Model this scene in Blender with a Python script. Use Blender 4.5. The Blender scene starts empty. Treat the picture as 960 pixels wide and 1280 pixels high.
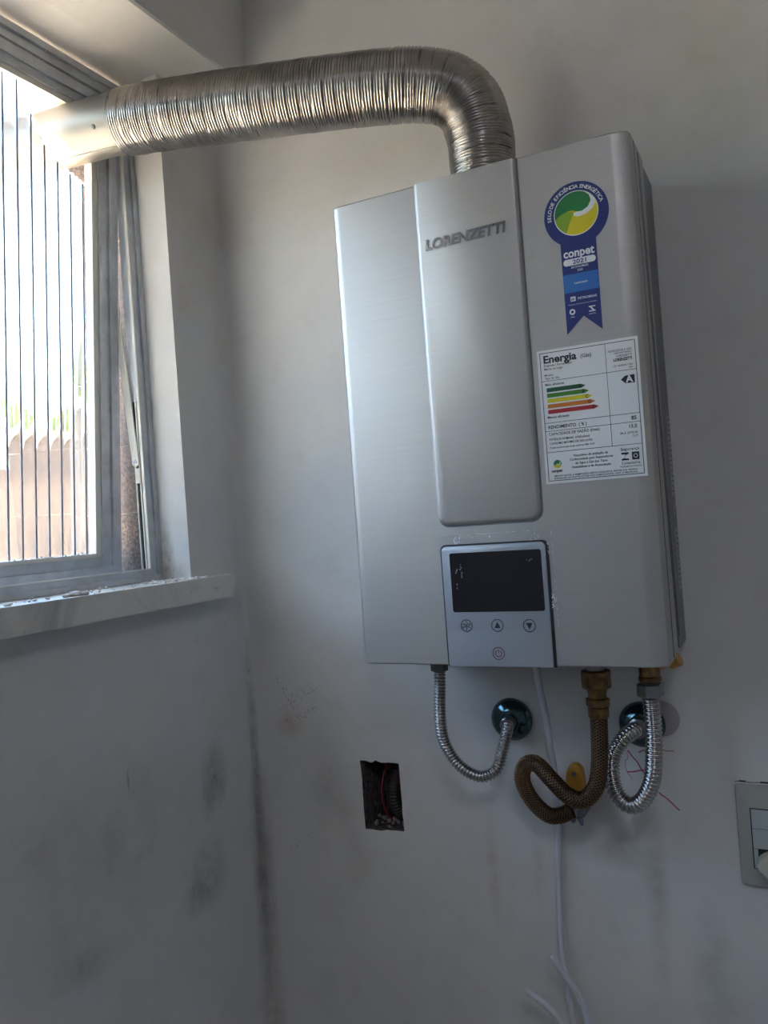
import bpy, bmesh, math, random
from math import sin, cos, pi, radians, sqrt
from mathutils import Vector, Matrix, noise

scene = bpy.context.scene
col = scene.collection
rnd = random.Random(7)

# ------------------------------------------------------------------ camera
cam_data = bpy.data.cameras.new('camera')
cam = bpy.data.objects.new('camera', cam_data)
col.objects.link(cam)
F = 1017.767                                   # focal length in pixels of a 960 px wide frame
nx = Vector((-2043.0, 159.0, F)).normalized()  # direction of -X as the camera sees it (right, down, forward)
py = Vector((505.0, -26.0, F)).normalized()
AX = -nx
AY = (py - AX * py.dot(AX)).normalized()
AZ = AX.cross(AY)
def cw(v): return Vector((AX.dot(v), AY.dot(v), AZ.dot(v)))
r_, u_, b_ = cw(Vector((1, 0, 0))), cw(Vector((0, -1, 0))), cw(Vector((0, 0, -1)))
M = Matrix(((r_.x, u_.x, b_.x, 0.78), (r_.y, u_.y, b_.y, -1.05), (r_.z, u_.z, b_.z, 1.60), (0, 0, 0, 1)))
cam.matrix_world = M
cam_data.sensor_fit = 'HORIZONTAL'
cam_data.sensor_width = 36.0
cam_data.lens = 36.0 * F / 960.0
cam_data.clip_start = 0.01
scene.camera = cam

# ------------------------------------------------------------------ world, sun, exposure
world = bpy.data.worlds.new('world'); scene.world = world
world.use_nodes = True
wn = world.node_tree; wn.nodes.clear()
wo = wn.nodes.new('ShaderNodeOutputWorld'); wb = wn.nodes.new('ShaderNodeBackground')
sk = wn.nodes.new('ShaderNodeTexSky')
sk.sky_type = 'NISHITA'; sk.sun_disc = False; sk.sun_elevation = radians(48); sk.sun_rotation = radians(100)
sk.air_density = 1.4; sk.dust_density = 2.4
wn.links.new(sk.outputs[0], wb.inputs[0]); wn.links.new(wb.outputs[0], wo.inputs[0])
wb.inputs[1].default_value = 0.40

sun_d = bpy.data.lights.new('sun', 'SUN'); sun_d.energy = 13.5; sun_d.angle = radians(0.6); sun_d.color = (1.0, 0.83, 0.58)
sun = bpy.data.objects.new('sun', sun_d); col.objects.link(sun)
sun.rotation_euler = (radians(-35), radians(7), 0)     # comes over the roof from behind the building
sun.location = (3, 0, 6)

por = bpy.data.lights.new('window_portal', 'AREA'); por.shape = 'RECTANGLE'; por.size = 0.72; por.size_y = 1.25
por.cycles.is_portal = True
po = bpy.data.objects.new('window_portal', por); col.objects.link(po)
po.location = (-0.22, -0.73, 1.9)
po.rotation_euler = (0, radians(-90), 0)

# fill light added on the ceiling, unseen (its made-up fixture is built further down)
lamp_d = bpy.data.lights.new('fill_lamp_light', 'AREA'); lamp_d.shape = 'DISK'; lamp_d.size = 0.36; lamp_d.energy = 1.0; lamp_d.color = (0.84, 0.88, 1.0)
lamp = bpy.data.objects.new('fill_lamp_light', lamp_d); col.objects.link(lamp); lamp.location = (1.15, -1.75, 2.655)

scene.view_settings.view_transform = 'Standard'
scene.view_settings.look = 'None'
scene.view_settings.gamma = 1.0
scene.view_settings.use_curve_mapping = False
scene.view_settings.exposure = 2.68

# ------------------------------------------------------------------ helpers
def link(name, bm, mat, parent=None, smooth=False, bevel=None):
    if bevel:
        bmesh.ops.bevel(bm, geom=[e for e in bm.edges if e.calc_face_angle(0) > 0.6], offset=bevel, segments=2, affect='EDGES', profile=0.5)
    me = bpy.data.meshes.new(name)
    bm.normal_update(); bm.to_mesh(me); bm.free()
    o = bpy.data.objects.new(name, me); col.objects.link(o)
    if mat: me.materials.append(mat)
    if smooth:
        for p in me.polygons: p.use_smooth = True
        if smooth != True:
            me.set_sharp_from_angle(angle=smooth)
    if parent: 
        o.parent = parent
        o.matrix_parent_inverse = Matrix.Translation(-parent.location)   # geometry is written in world coordinates
    return o

def empty(name, loc):
    o = bpy.data.objects.new(name, None); col.objects.link(o); o.location = loc; o.empty_display_size = 0.05
    return o

def tag(o, label=None, cat=None, group=None, kind=None):
    if label: o['label'] = label
    if cat: o['category'] = cat
    if group: o['group'] = group
    if kind: o['kind'] = kind
    return o

def box(bm, x0, x1, y0, y1, z0, z1):
    vs = [bm.verts.new((x, y, z)) for x in (x0, x1) for y in (y0, y1) for z in (z0, z1)]
    for f in ((0, 1, 3, 2), (4, 6, 7, 5), (0, 4, 5, 1), (2, 3, 7, 6), (0, 2, 6, 4), (1, 5, 7, 3)):
        bm.faces.new([vs[i] for i in f])
    return vs

def boxes(*L):
    bm = bmesh.new()
    for b in L: box(bm, *b)
    return bm

def spline(pts, step):
    P = [Vector(p) for p in pts]
    P = [P[0] * 2 - P[1]] + P + [P[-1] * 2 - P[-2]]
    out = []
    for i in range(1, len(P) - 2):
        a, b, c, d = P[i - 1:i + 3]
        n = max(2, int((c - b).length / 0.0008))
        for k in range(n):
            t = k / n
            out.append(0.5 * ((2 * b) + (c - a) * t + (2 * a - 5 * b + 4 * c - d) * t * t + (3 * b - a - 3 * c + d) * t ** 3))
    out.append(P[-2])
    # smooth then resample evenly
    res = [out[0]]; acc = 0
    for i in range(1, len(out)):
        seg = (out[i] - out[i - 1]).length
        while acc + seg >= step:
            t = (step - acc) / seg
            q = out[i - 1].lerp(out[i], t); res.append(q)
            out[i - 1] = q; seg = (out[i] - q).length; acc = 0
        acc += seg
    if (res[-1] - out[-1]).length > step * 0.3: res.append(out[-1])
    return res

def frames(P):
    T = []
    for i in range(len(P)):
        T.append((P[min(i + 1, len(P) - 1)] - P[max(i - 1, 0)]).normalized())
    ref = Vector((0, 0, 1)) if abs(T[0].z) < 0.9 else Vector((1, 0, 0))
    N = [(ref - T[0] * ref.dot(T[0])).normalized()]
    for i in range(1, len(P)):
        n = N[-1] - T[i] * N[-1].dot(T[i]); N.append(n.normalized())
    B = [T[i].cross(N[i]) for i in range(len(P))]
    return T, N, B

def sweep(bm, P, rad, seg=24, cap=True):
    T, N, B = frames(P)
    rings = []
    for i, p in enumerate(P):
        ring = []
        for k in range(seg):
            a = 2 * pi * k / seg
            r = rad(i, a) if callable(rad) else rad
            ring.append(bm.verts.new(p + (N[i] * cos(a) + B[i] * sin(a)) * r))
        rings.append(ring)
    for i in range(len(rings) - 1):
        for k in range(seg):
            bm.faces.new((rings[i][k], rings[i][(k + 1) % seg], rings[i + 1][(k + 1) % seg], rings[i + 1][k]))
    if cap:
        bm.faces.new(rings[0][::-1]); bm.faces.new(rings[-1])
    return rings

def lathe(bm, origin, axis, prof, seg=32, hexa=False, rot=0.0):
    """prof: list of (distance along axis, radius)"""
    ax = Vector(axis).normalized(); o = Vector(origin)
    ref = Vector((0, 0, 1)) if abs(ax.z) < 0.9 else Vector((1, 0, 0))
    n = (ref - ax * ref.dot(ax)).normalized(); b = ax.cross(n)
    rings = []
    for h, r in prof:
        rings.append([bm.verts.new(o + ax * h + (n * cos(2 * pi * k / seg + rot) + b * sin(2 * pi * k / seg + rot)) * r) for k in range(seg)])
    for i in range(len(rings) - 1):
        for k in range(seg):
            bm.faces.new((rings[i][k], rings[i][(k + 1) % seg], rings[i + 1][(k + 1) % seg], rings[i + 1][k]))
    bm.faces.new(rings[0][::-1]); bm.faces.new(rings[-1])

def poly_slab(outer, holes, to3, depth):
    """2-D outline with holes, filled and extruded; to3(u,v,w) -> 3-D point, w in 0..depth"""
    bm = bmesh.new()
    loops = []
    def add(pts, w): return [bm.verts.new(to3(u, v, w)) for u, v in pts]
    for w in (0, depth):
        es = []; ls = []
        for pts in [outer] + holes:
            vs = add(pts, w); ls.append(vs)
            es += [bm.edges.new((vs[i], vs[(i + 1) % len(vs)])) for i in range(len(vs))]
        bmesh.ops.triangle_fill(bm, edges=es, use_beauty=True)
        loops.append(ls)
    for a, b in zip(*loops):
        n = len(a)
        for i in range(n):
            bm.faces.new((a[i], a[(i + 1) % n], b[(i + 1) % n], b[i]))
    bmesh.ops.recalc_face_normals(bm, faces=bm.faces)
    return bm

def rrect(x0, x1, z0, z1, r, corners=(1, 1, 1, 1), n=6):
    """corners: bl, br, tr, tl rounded"""
    pts = []
    for (cx, cz, a0, c) in ((x0 + r, z0 + r, pi, corners[0]), (x1 - r, z0 + r, 1.5 * pi, corners[1]), (x1 - r, z1 - r, 0, corners[2]), (x0 + r, z1 - r, pi / 2, corners[3])):
        if c:
            for k in range(n + 1):
                a = a0 + pi / 2 * k / n
                pts.append((cx + r * cos(a), cz + r * sin(a)))
        else:
            pts.append((x0 if cx == x0 + r else x1, z0 if cz == z0 + r else z1))
    return pts

def plate(pts, y, t=0.0, bm=None):
    """outline in the X-Z plane at depth y, front facing -Y, optional thickness t towards +Y"""
    bm = bm or bmesh.new()
    f = bm.faces.new([bm.verts.new((p[0], y, p[1])) for p in pts])
    f.normal_update()
    if f.normal.y > 0: f.normal_flip()
    if t:
        g = bmesh.ops.extrude_face_region(bm, geom=[f])
        vs = [e for e in g['geom'] if isinstance(e, bmesh.types.BMVert)]
        bmesh.ops.translate(bm, verts=vs, vec=(0, t, 0))
        bmesh.ops.recalc_face_normals(bm, faces=bm.faces)
    return bm

def disc(cx, cz, r, n=40): return [(cx + r * cos(2 * pi * k / n), cz + r * sin(2 * pi * k / n)) for k in range(n)]

def ring_bm(bm, cx, cz, r0, r1, y, a0=0, a1=2 * pi, n=40):
    full = abs(a1 - a0 - 2 * pi) < 1e-4
    A = [a0 + (a1 - a0) * k / n for k in range(n + 1)]
    for k in range(n):
        q = [bm.verts.new((cx + r * cos(a), y, cz + r * sin(a))) for a, r in ((A[k], r0), (A[k], r1), (A[k + 1], r1), (A[k + 1], r0))]
        bm.faces.new(q)

def stroke(bm, pts, w, y=None, x=None):
    """thin flat strokes on a plane y=const (pts are x,z) or x=const (pts are y,z)"""
    for (a, b) in zip(pts[:-1], pts[1:]):
        a, b = Vector(a), Vector(b); d = (b - a)
        if d.length < 1e-6: continue
        n = Vector((-d.y, d.x)).normalized() * w / 2
        q = [a + n, b + n, b - n, a - n]
        bm.faces.new([bm.verts.new((p.x, y, p.y) if x is None else (x, p.x, p.y)) for p in q])

# ------------------------------------------------------------------ text as flat mesh on a plane y = const
def text_into(bm, s, cx, cz, size, y, align='CENTER', bold=0.0, width=None, rot=0.0, shear=0.0, thick=0.0):
    cu = bpy.data.curves.new('t', 'FONT'); cu.body = s; cu.size = size
    cu.align_x = align; cu.offset = bold * size; cu.shear = shear; cu.extrude = thick
    cu.resolution_u = 3
    ob = bpy.data.objects.new('t', cu); col.objects.link(ob)
    dg = bpy.context.evaluated_depsgraph_get()
    me = bpy.data.meshes.new_from_object(ob.evaluated_get(dg))
    xs = [v.co.x for v in me.vertices]
    if xs:
        w = max(xs) - min(xs); k = (width / w) if width else 1.0
        base = {'CENTER': (max(xs) + min(xs)) / 2, 'LEFT': min(xs), 'RIGHT': max(xs)}[align]
        vs = []
        for v in me.vertices:
            X, Z = (v.co.x - base) * k, v.co.y
            X, Z = X * cos(rot) - Z * sin(rot), X * sin(rot) + Z * cos(rot)
            vs.append(bm.verts.new((cx + X, y - v.co.z, cz + Z)))
        for p in me.polygons:
            try: bm.faces.new([vs[i] for i in p.vertices])
            except ValueError: pass
    bpy.data.objects.remove(ob); bpy.data.curves.remove(cu); bpy.data.meshes.remove(me)
    return bm

# ------------------------------------------------------------------ materials
def mat(name, color, rough=0.5, metal=0.0, spec=0.5, **kw):
    m = bpy.data.materials.new(name); m.use_nodes = True
    b = m.node_tree.nodes['Principled BSDF']
    b.inputs['Base Color'].default_value = (*color, 1)
    b.inputs['Roughness'].default_value = rough
    b.inputs['Metallic'].default_value = metal
    b.inputs['Specular IOR Level'].default_value = spec
    for k, v in kw.items(): b.inputs[k].default_value = v
    return m

class NT:
    def __init__(s, m): s.t = m.node_tree; s.b = s.t.nodes['Principled BSDF']
    def n(s, typ, **kw):
        q = s.t.nodes.new(typ)
        for k, v in kw.items(): setattr(q, k, v)
        return q
    def l(s, a, b): s.t.links.new(a, b)
    def pos(s): return s.n('ShaderNodeNewGeometry').outputs['Position']
    def mapped(s, scale, loc=(0, 0, 0), rot=(0, 0, 0)):
        mp = s.n('ShaderNodeMapping'); s.l(s.pos(), mp.inputs[0])
        mp.inputs['Scale'].default_value = scale; mp.inputs['Location'].default_value = loc; mp.inputs['Rotation'].default_value = rot
        return mp.outputs[0]
    def noise(s, scale, detail=4, rough=0.6, vec=None, dist=0.0):
        q = s.n('ShaderNodeTexNoise'); q.inputs['Scale'].default_value = scale; q.inputs['Detail'].default_value = detail
        q.inputs['Roughness'].default_value = rough; q.inputs['Distortion'].default_value = dist
        s.l(vec if vec else s.pos(), q.inputs['Vector']); return q.outputs[0]
    def rng(s, v, a, b, c=0.0, d=1.0):
        q = s.n('ShaderNodeMapRange'); q.inputs[1].default_value = a; q.inputs[2].default_value = b
        q.inputs[3].default_value = c; q.inputs[4].default_value = d; s.l(v, q.inputs[0]); return q.outputs[0]
    def mul(s, a, b, op='MULTIPLY'):
        q = s.n('ShaderNodeMath', operation=op)
        for i, v in enumerate((a, b)):
            if isinstance(v, (int, float)): q.inputs[i].default_value = v
            else: s.l(v, q.inputs[i])
        return q.outputs[0]
    def mix(s, f, a, b):
        q = s.n('ShaderNodeMix', data_type='RGBA')
        if isinstance(f, (int, float)): q.inputs[0].default_value = f
        else: s.l(f, q.inputs[0])
        for i, v in ((6, a), (7, b)):
            if isinstance(v, tuple): q.inputs[i].default_value = (*v, 1)
            else: s.l(v, q.inputs[i])
        return q.outputs[2]
    def bump(s, h, strength=0.3, dist=0.001):
        q = s.n('ShaderNodeBump'); q.inputs['Strength'].default_value = strength; q.inputs['Distance'].default_value = dist
        s.l(h, q.inputs['Height']); s.l(q.outputs[0], s.b.inputs['Normal'])
    def blob(s, c, r, ns=30.0, lo=0.25):
        """soft-edged irregular stain centred at c with radii r"""
        a = s.n('ShaderNodeVectorMath', operation='SUBTRACT'); s.l(s.pos(), a.inputs[0]); a.inputs[1].default_value = c
        m = s.n('ShaderNodeVectorMath', operation='MULTIPLY'); s.l(a.outputs[0], m.inputs[0]); m.inputs[1].default_value = tuple(1.0 / q for q in r)
        l = s.n('ShaderNodeVectorMath', operation='LENGTH'); s.l(m.outputs[0], l.inputs[0])
        e = s.rng(l.outputs['Value'], 1.0, 0.1)
        return s.mul(e, s.rng(s.noise(ns, 5, 0.7), lo, 0.65))

def wall_mat(name, stains=(), base=(0.70, 0.688, 0.672)):
    m = mat(name, base, 0.75, spec=0.25); t = NT(m)
    c = t.mix(t.rng(t.noise(3.0, 5, 0.6), 0.35, 0.7), base, tuple(v * 0.90 for v in base))
    c = t.mix(t.mul(t.rng(t.noise(14, 6, 0.65), 0.52, 0.75), 0.35), c, (0.50, 0.47, 0.42))
    for (cc, rr, color, amt, ns) in stains:
        c = t.mix(t.mul(t.blob(cc, rr, ns), amt), c, color)
    t.l(c, t.b.inputs['Base Color'])
    t.bump(t.mul(t.noise(9, 3), t.mul(t.noise(160, 4), 0.12), 'ADD'), 0.35, 0.004)
    return m

OL = (0.17, 0.14, 0.09); DK = (0.09, 0.085, 0.09); OR = (0.42, 0.24, 0.13); GR = (0.28, 0.27, 0.27)
corner_dirt = [((0.0, 0.0, 1.17), (0.012, 0.012, 0.33), DK, 0.9, 45), ((0.0, 0.0, 1.11), (0.03, 0.03, 0.16), GR, 0.9, 30),
               ((0.0, 0.0, 0.9), (0.03, 0.03, 0.3), OL, 0.6, 25)]
M_left = wall_mat('plaster_left', corner_dirt + [
    ((0.0, -0.100, 1.245), (0.03, 0.034, 0.055), OL, 0.85, 30), ((0.0, -0.118, 1.215), (0.03, 0.020, 0.035), OL, 0.5, 50),
    ((0.0, -0.125, 1.115), (0.03, 0.044, 0.060), GR, 0.85, 28), ((0.0, -0.155, 1.095), (0.03, 0.028, 0.035), OL, 0.5, 50),
    ((0.0, -0.270, 1.293), (0.02, 0.0025, 0.018), OL, 1.0, 20), ((0.0, -0.36, 1.10), (0.03, 0.06, 0.03), GR, 0.5, 40),
    ((-0.045, -0.115, 1.56), (0.02, 0.02, 0.075), OL, 0.9, 60), ((-0.03, -0.117, 1.545), (0.03, 0.02, 0.02), GR, 0.8, 90),
    ((0.0, 0.0, 1.379), (0.005, 0.005, 0.005), DK, 1.0, 5), ((0.0, -0.32, 1.22), (0.03, 0.2, 0.15), (0.42, 0.38, 0.33), 0.5, 14)])
M_back = wall_mat('plaster_back', corner_dirt + [
    ((0.07, 0, 1.30), (0.03, 0.02, 0.03), OR, 0.55, 60), ((0.13, 0, 1.22), (0.06, 0.02, 0.10), OL, 0.32, 18),
    ((0.17, 0, 1.13), (0.035, 0.02, 0.10), OL, 0.30, 18), ((0.60, 0, 1.13), (0.018, 0.02, 0.16), OL, 0.38, 25),
    ((0.385, 0, 1.12), (0.012, 0.02, 0.09), OR, 0.4, 40), ((0.45, 0, 1.13), (0.012, 0.02, 0.08), OR, 0.3, 40),
    ((0.55, 0, 1.16), (0.06, 0.02, 0.03), GR, 0.6, 20), ((0.66, 0, 1.02), (0.03, 0.02, 0.10), GR, 0.5, 22),
    ((0.42, 0, 1.24), (0.06, 0.02, 0.05), OL, 0.22, 20), ((0.73, 0, 2.1), (0.16, 0.02, 0.20), (0.52, 0.50, 0.36), 0.45, 6),
    ((0.20, 0, 1.40), (0.10, 0.02, 0.07), (0.45, 0.41, 0.34), 0.35, 16), ((0.0, 0.0, 1.379), (0.005, 0.005, 0.005), DK, 1.0, 5)])
M_wall = wall_mat('plaster')
M_alu = mat('window_aluminium', (0.48, 0.50, 0.52), 0.42, 0.55)
t = NT(M_alu); t.l(t.mix(t.rng(t.noise(35, 5), 0.4, 0.8), (0.60, 0.63, 0.67), (0.45, 0.46, 0.47)), t.b.inputs['Base Color']); t.l(t.rng(t.noise(60, 4), 0.2, 0.8, 0.3, 0.6), t.b.inputs['Roughness'])
M_bead = mat('glazing_bead', (0.74, 0.72, 0.66), 0.5, 0.15)
M_dark = mat('dark_gap', (0.012, 0.013, 0.016), 0.6)
M_marble = mat('sill_marble', (0.45, 0.44, 0.42), 0.45); t = NT(M_marble)
v = t.rng(t.noise(9, 7, 0.6, dist=0.8), 0.45, 0.68)
c = t.mix(v, (0.72, 0.69, 0.63), (0.42, 0.42, 0.43)); c = t.mix(t.mul(t.rng(t.noise(34, 5, 0.65), 0.60, 0.74), 0.7), c, (0.10, 0.10, 0.11))
t.l(c, t.b.inputs['Base Color']); t.bump(t.noise(90, 4), 0.25, 0.001)
M_crumb = mat('plaster_crumbs', (0.60, 0.58, 0.55), 0.9); t = NT(M_crumb); t.l(t.mix(t.rng(t.noise(120, 2), 0.4, 0.6), (0.80, 0.78, 0.75), (0.45, 0.43, 0.42)), t.b.inputs['Base Color'])
M_tile = mat('speckled_tile', (0.3, 0.28, 0.28), 0.6); t = NT(M_tile)
c = t.mix(t.rng(t.noise(260, 4, 0.8), 0.40, 0.62), (0.03, 0.024, 0.025), (0.22, 0.165, 0.13)); c = t.mix(t.mul(t.rng(t.noise(14, 4), 0.4, 0.7), 0.7), c, (0.05, 0.05, 0.07)); t.l(c, t.b.inputs['Base Color'])
M_ext = mat('exterior_render', (0.30, 0.27, 0.24), 0.85)
M_ground = mat('sunlit_ground', (0.60, 0.52, 0.43), 0.9); t = NT(M_ground); t.l(t.mix(t.rng(t.noise(1.2, 6), 0.3, 0.7), (0.78, 0.70, 0.60), (0.68, 0.60, 0.50)), t.b.inputs['Base Color'])
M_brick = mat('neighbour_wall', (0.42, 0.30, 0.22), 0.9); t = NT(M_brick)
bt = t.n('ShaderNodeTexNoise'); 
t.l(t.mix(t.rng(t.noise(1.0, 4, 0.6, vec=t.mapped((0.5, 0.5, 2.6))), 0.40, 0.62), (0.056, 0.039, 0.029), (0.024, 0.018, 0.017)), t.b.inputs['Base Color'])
M_leaf = mat('leaves', (0.16, 0.24, 0.05), 0.6); t = NT(M_leaf); t.l(t.mix(t.rng(t.noise(6, 3), 0.35, 0.65), (0.22, 0.32, 0.06), (0.08, 0.13, 0.03)), t.b.inputs['Base Color'])
M_bark = mat('bark', (0.16, 0.11, 0.08), 0.9)

# thin ribbed glass: part of the light passes straight on, part is bent by the flutes
def glass_mat(name, straight=0.5, tint=(0.93, 0.97, 1.0), rough=0.03):
    m = bpy.data.materials.new(name); m.use_nodes = True; nt = m.node_tree; nt.nodes.clear()
    out = nt.nodes.new('ShaderNodeOutputMaterial'); mx = nt.nodes.new('ShaderNodeMixShader')
    tr = nt.nodes.new('ShaderNodeBsdfTransparent'); tr.inputs[0].default_value = (*tint, 1)
    g = nt.nodes.new('ShaderNodeBsdfGlass'); g.inputs['Color'].default_value = (*tint, 1); g.inputs['Roughness'].default_value = rough; g.inputs['IOR'].default_value = 1.45
    mx.inputs[0].default_value = 1 - straight
    nt.links.new(tr.outputs[0], mx.inputs[1]); nt.links.new(g.outputs[0], mx.inputs[2]); nt.links.new(mx.outputs[0], out.inputs[0])
    return m
M_glass = glass_mat('fluted_glass', 0.3)

def brushed(name, base, rough, axis_scale, aniso=0.5, metal=0.85):
    m = mat(name, base, rough, metal, Anisotropic=aniso); t = NT(m)
    n = t.noise(1.0, 6, 0.75, vec=t.mapped(axis_scale))
    t.l(t.rng(n, 0.3, 0.7, rough - 0.05, rough + 0.07), t.b.inputs['Roughness'])
    t.l(t.mix(t.rng(n, 0.35, 0.65), base, tuple(v * 0.93 for v in base)), t.b.inputs['Base Color'])
    t.bump(n, 0.03, 0.0005)
    return m
M_steel = brushed('brushed_cover', (0.485, 0.470, 0.455), 0.43, (4, 40, 900), 0.0, 0.65)
M_side = mat('heater_side', (0.20, 0.205, 0.22), 0.42, 0.7)
M_rear = mat('heater_rear', (0.16, 0.16, 0.17), 0.5, 0.5)
M_bezel = mat('control_bezel', (0.43, 0.46, 0.51), 0.38, 0.35)
M_screen = mat('display_glass', (0.004, 0.005, 0.009), 0.12, spec=0.25)
M_ink = mat('black_ink', (0.015, 0.016, 0.025), 0.5)
M_redink = mat('red_ink', (0.16, 0.02, 0.03), 0.5)
M_white = mat('label_white', (0.72, 0.72, 0.71), 0.45)
M_navy = mat('badge_navy', (0.018, 0.032, 0.16), 0.4)
M_mid = mat('badge_blue', (0.03, 0.14, 0.42), 0.4)
M_green = mat('badge_green', (0.015, 0.17, 0.05), 0.4)
M_lime = mat('badge_lime', (0.22, 0.36, 0.03), 0.4)
M_yellow = mat('badge_yellow', (0.60, 0.50, 0.02), 0.4)
M_chrome_letters = mat('chrome_lettering', (0.42, 0.43, 0.45), 0.22, 1.0)
M_duct = mat('duct_aluminium', (0.60, 0.57, 0.53), 0.27, 1.0); t = NT(M_duct)
t.l(t.mix(t.rng(t.noise(25, 5), 0.35, 0.7), (0.45, 0.425, 0.395), (0.27, 0.24, 0.22)), t.b.inputs['Base Color'])
M_pipe = mat('sheet_metal', (0.24, 0.23, 0.21), 0.45, 0.6); t = NT(M_pipe); t.bump(t.noise(18, 3), 0.15, 0.004)
M_hose = mat('stainless_hose', (0.50, 0.48, 0.47), 0.2, 1.0)
M_brass = mat('brass', (0.42, 0.25, 0.09), 0.35, 1.0); t = NT(M_brass); t.l(t.mix(t.rng(t.noise(90, 4), 0.35, 0.7), (0.30, 0.18, 0.07), (0.10, 0.065, 0.04)), t.b.inputs['Base Color'])
M_braidcore = mat('braid_core', (0.015, 0.010, 0.009), 0.6, 0.2)
M_braid = mat('bronze_braid', (0.22, 0.125, 0.065), 0.30, 1.0)
M_teal = mat('escutcheon_chrome', (0.08, 0.14, 0.16), 0.16, 0.9)
M_nut = mat('nickel_nut', (0.30, 0.31, 0.33), 0.3, 1.0)
M_handle = mat('yellow_handle', (0.42, 0.20, 0.015), 0.45)
M_cord = mat('white_cord', (0.62, 0.63, 0.68), 0.4)
M_plastic = mat('switch_plastic', (0.42, 0.42, 0.38), 0.4)
M_module = mat('module_plastic', (0.46, 0.50, 0.50), 0.4)
M_wedge = mat('aged_plastic', (0.56, 0.52, 0.42), 0.45)
M_conc = mat('hole_masonry_shade', (0.10, 0.08, 0.08), 0.95); t = NT(M_conc); t.l(t.mix(t.rng(t.noise(120, 5), 0.4, 0.65), (0.035, 0.03, 0.035), (0.16, 0.12, 0.11)), t.b.inputs['Base Color'])  # masonry coloured dark to stand for the shade inside the hole
M_cond = mat('conduit_dark', (0.03, 0.02, 0.022), 0.45)
M_wire_red = mat('red_wire', (0.22, 0.02, 0.03), 0.5)
M_marker = mat('red_marker', (0.38, 0.06, 0.10), 0.7)
M_pencil = mat('pencil', (0.16, 0.15, 0.16), 0.8)
def film_mat():
    m = bpy.data.materials.new('clear_film'); m.use_nodes = True; nt = m.node_tree; nt.nodes.clear()
    out = nt.nodes.new('ShaderNodeOutputMaterial'); mx = nt.nodes.new('ShaderNodeMixShader')
    tr = nt.nodes.new('ShaderNodeBsdfTransparent'); tr.inputs[0].default_value = (0.97, 0.975, 0.99, 1)
    g = nt.nodes.new('ShaderNodeBsdfGlossy'); g.inputs['Roughness'].default_value = 0.06; g.inputs['Color'].default_value = (0.9, 0.92, 1, 1)
    mx.inputs[0].default_value = 0.05
    nt.links.new(tr.outputs[0], mx.inputs[1]); nt.links.new(g.outputs[0], mx.inputs[2]); nt.links.new(mx.outputs[0], out.inputs[0])
    return m
M_film = film_mat()
M_scuff = mat('film_scuffs', (0.8, 0.82, 0.86), 0.4)

# ------------------------------------------------------------------ setting
def struct(name, bm, m, **kw): return tag(link(name, bm, m, **kw), kind='structure')

W, L, H = 2.3, -3.0, 2.75
WY0, WY1, WZ0, WZ1 = -1.35, -0.115, 1.503, 2.262      # window opening

# back wall, with the ragged electrical box hole
rr = random.Random(3)
hole_c = [(0.190, 1.250), (0.2525, 1.2505), (0.2535, 1.1515), (0.1905, 1.150)]
hole = []
for i in range(4):
    a, b = hole_c[i], hole_c[(i + 1) % 4]
    for k in range(7):
        s = k / 7
        j = 0.0012 if i != 0 else 0.0024
        hole.append((a[0] + (b[0] - a[0]) * s + rr.uniform(-j, j) * 0.7, a[1] + (b[1] - a[1]) * s + rr.uniform(-j, j)))
outer = [(-0.2, 0), (W + 0.15, 0), (W + 0.15, H), (-0.2, H)]
wb_ = struct('wall_back', poly_slab(outer, [hole], lambda u, v, w: (u, w, v), 0.075), M_back)
wb_.data.materials.append(M_conc)
for p in wb_.data.polygons:
    c_ = p.center
    if 0.18 < c_.x < 0.26 and 1.14 < c_.z < 1.26 and 0.001 < c_.y < 0.074: p.material_index = 1
# left wall with window opening; corner plaster slightly rounded by a fillet
outer = [(L - 0.15, 0), (0.0, 0), (0.0, H), (L - 0.15, H)]
win = [(WY0, WZ0), (WY1, WZ0), (WY1, WZ1), (WY0, WZ1)]
bm = poly_slab(outer, [win], lambda u, v, w: (-w, u, v), 0.2)
for v_ in bm.verts:                                   # jamb and head splay a little into the room
    if abs(v_.co.x) < 1e-5 and abs(v_.co.y - WY1) < 1e-4: v_.co.y -= 0.006
    if abs(v_.co.x) < 1e-5 and abs(v_.co.z - WZ1) < 1e-4: v_.co.z += 0.0120
wl = struct('wall_left', bm, M_left)
# soft plaster cove in the corner
bm = bmesh.new(); R0 = 0.008; A = []
for z in (0, H):
    A.append([bm.verts.new((R0 - R0 * cos(a), -R0 + R0 * sin(a) , z)) for a in [pi / 2 * k / 6 for k in range(7)]] + [bm.verts.new((-0.001, 0.001, z))])
n_ = len(A[0])
for k in range(n_): bm.faces.new((A[0][k], A[0][(k + 1) % n_], A[1][(k + 1) % n_], A[1][k]))
bm.faces.new(A[0]); bm.faces.new(A[1][::-1]); bmesh.ops.recalc_face_normals(bm, faces=bm.faces)
link('corner_cove', bm, M_back, wb_, smooth=0.7)
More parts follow.
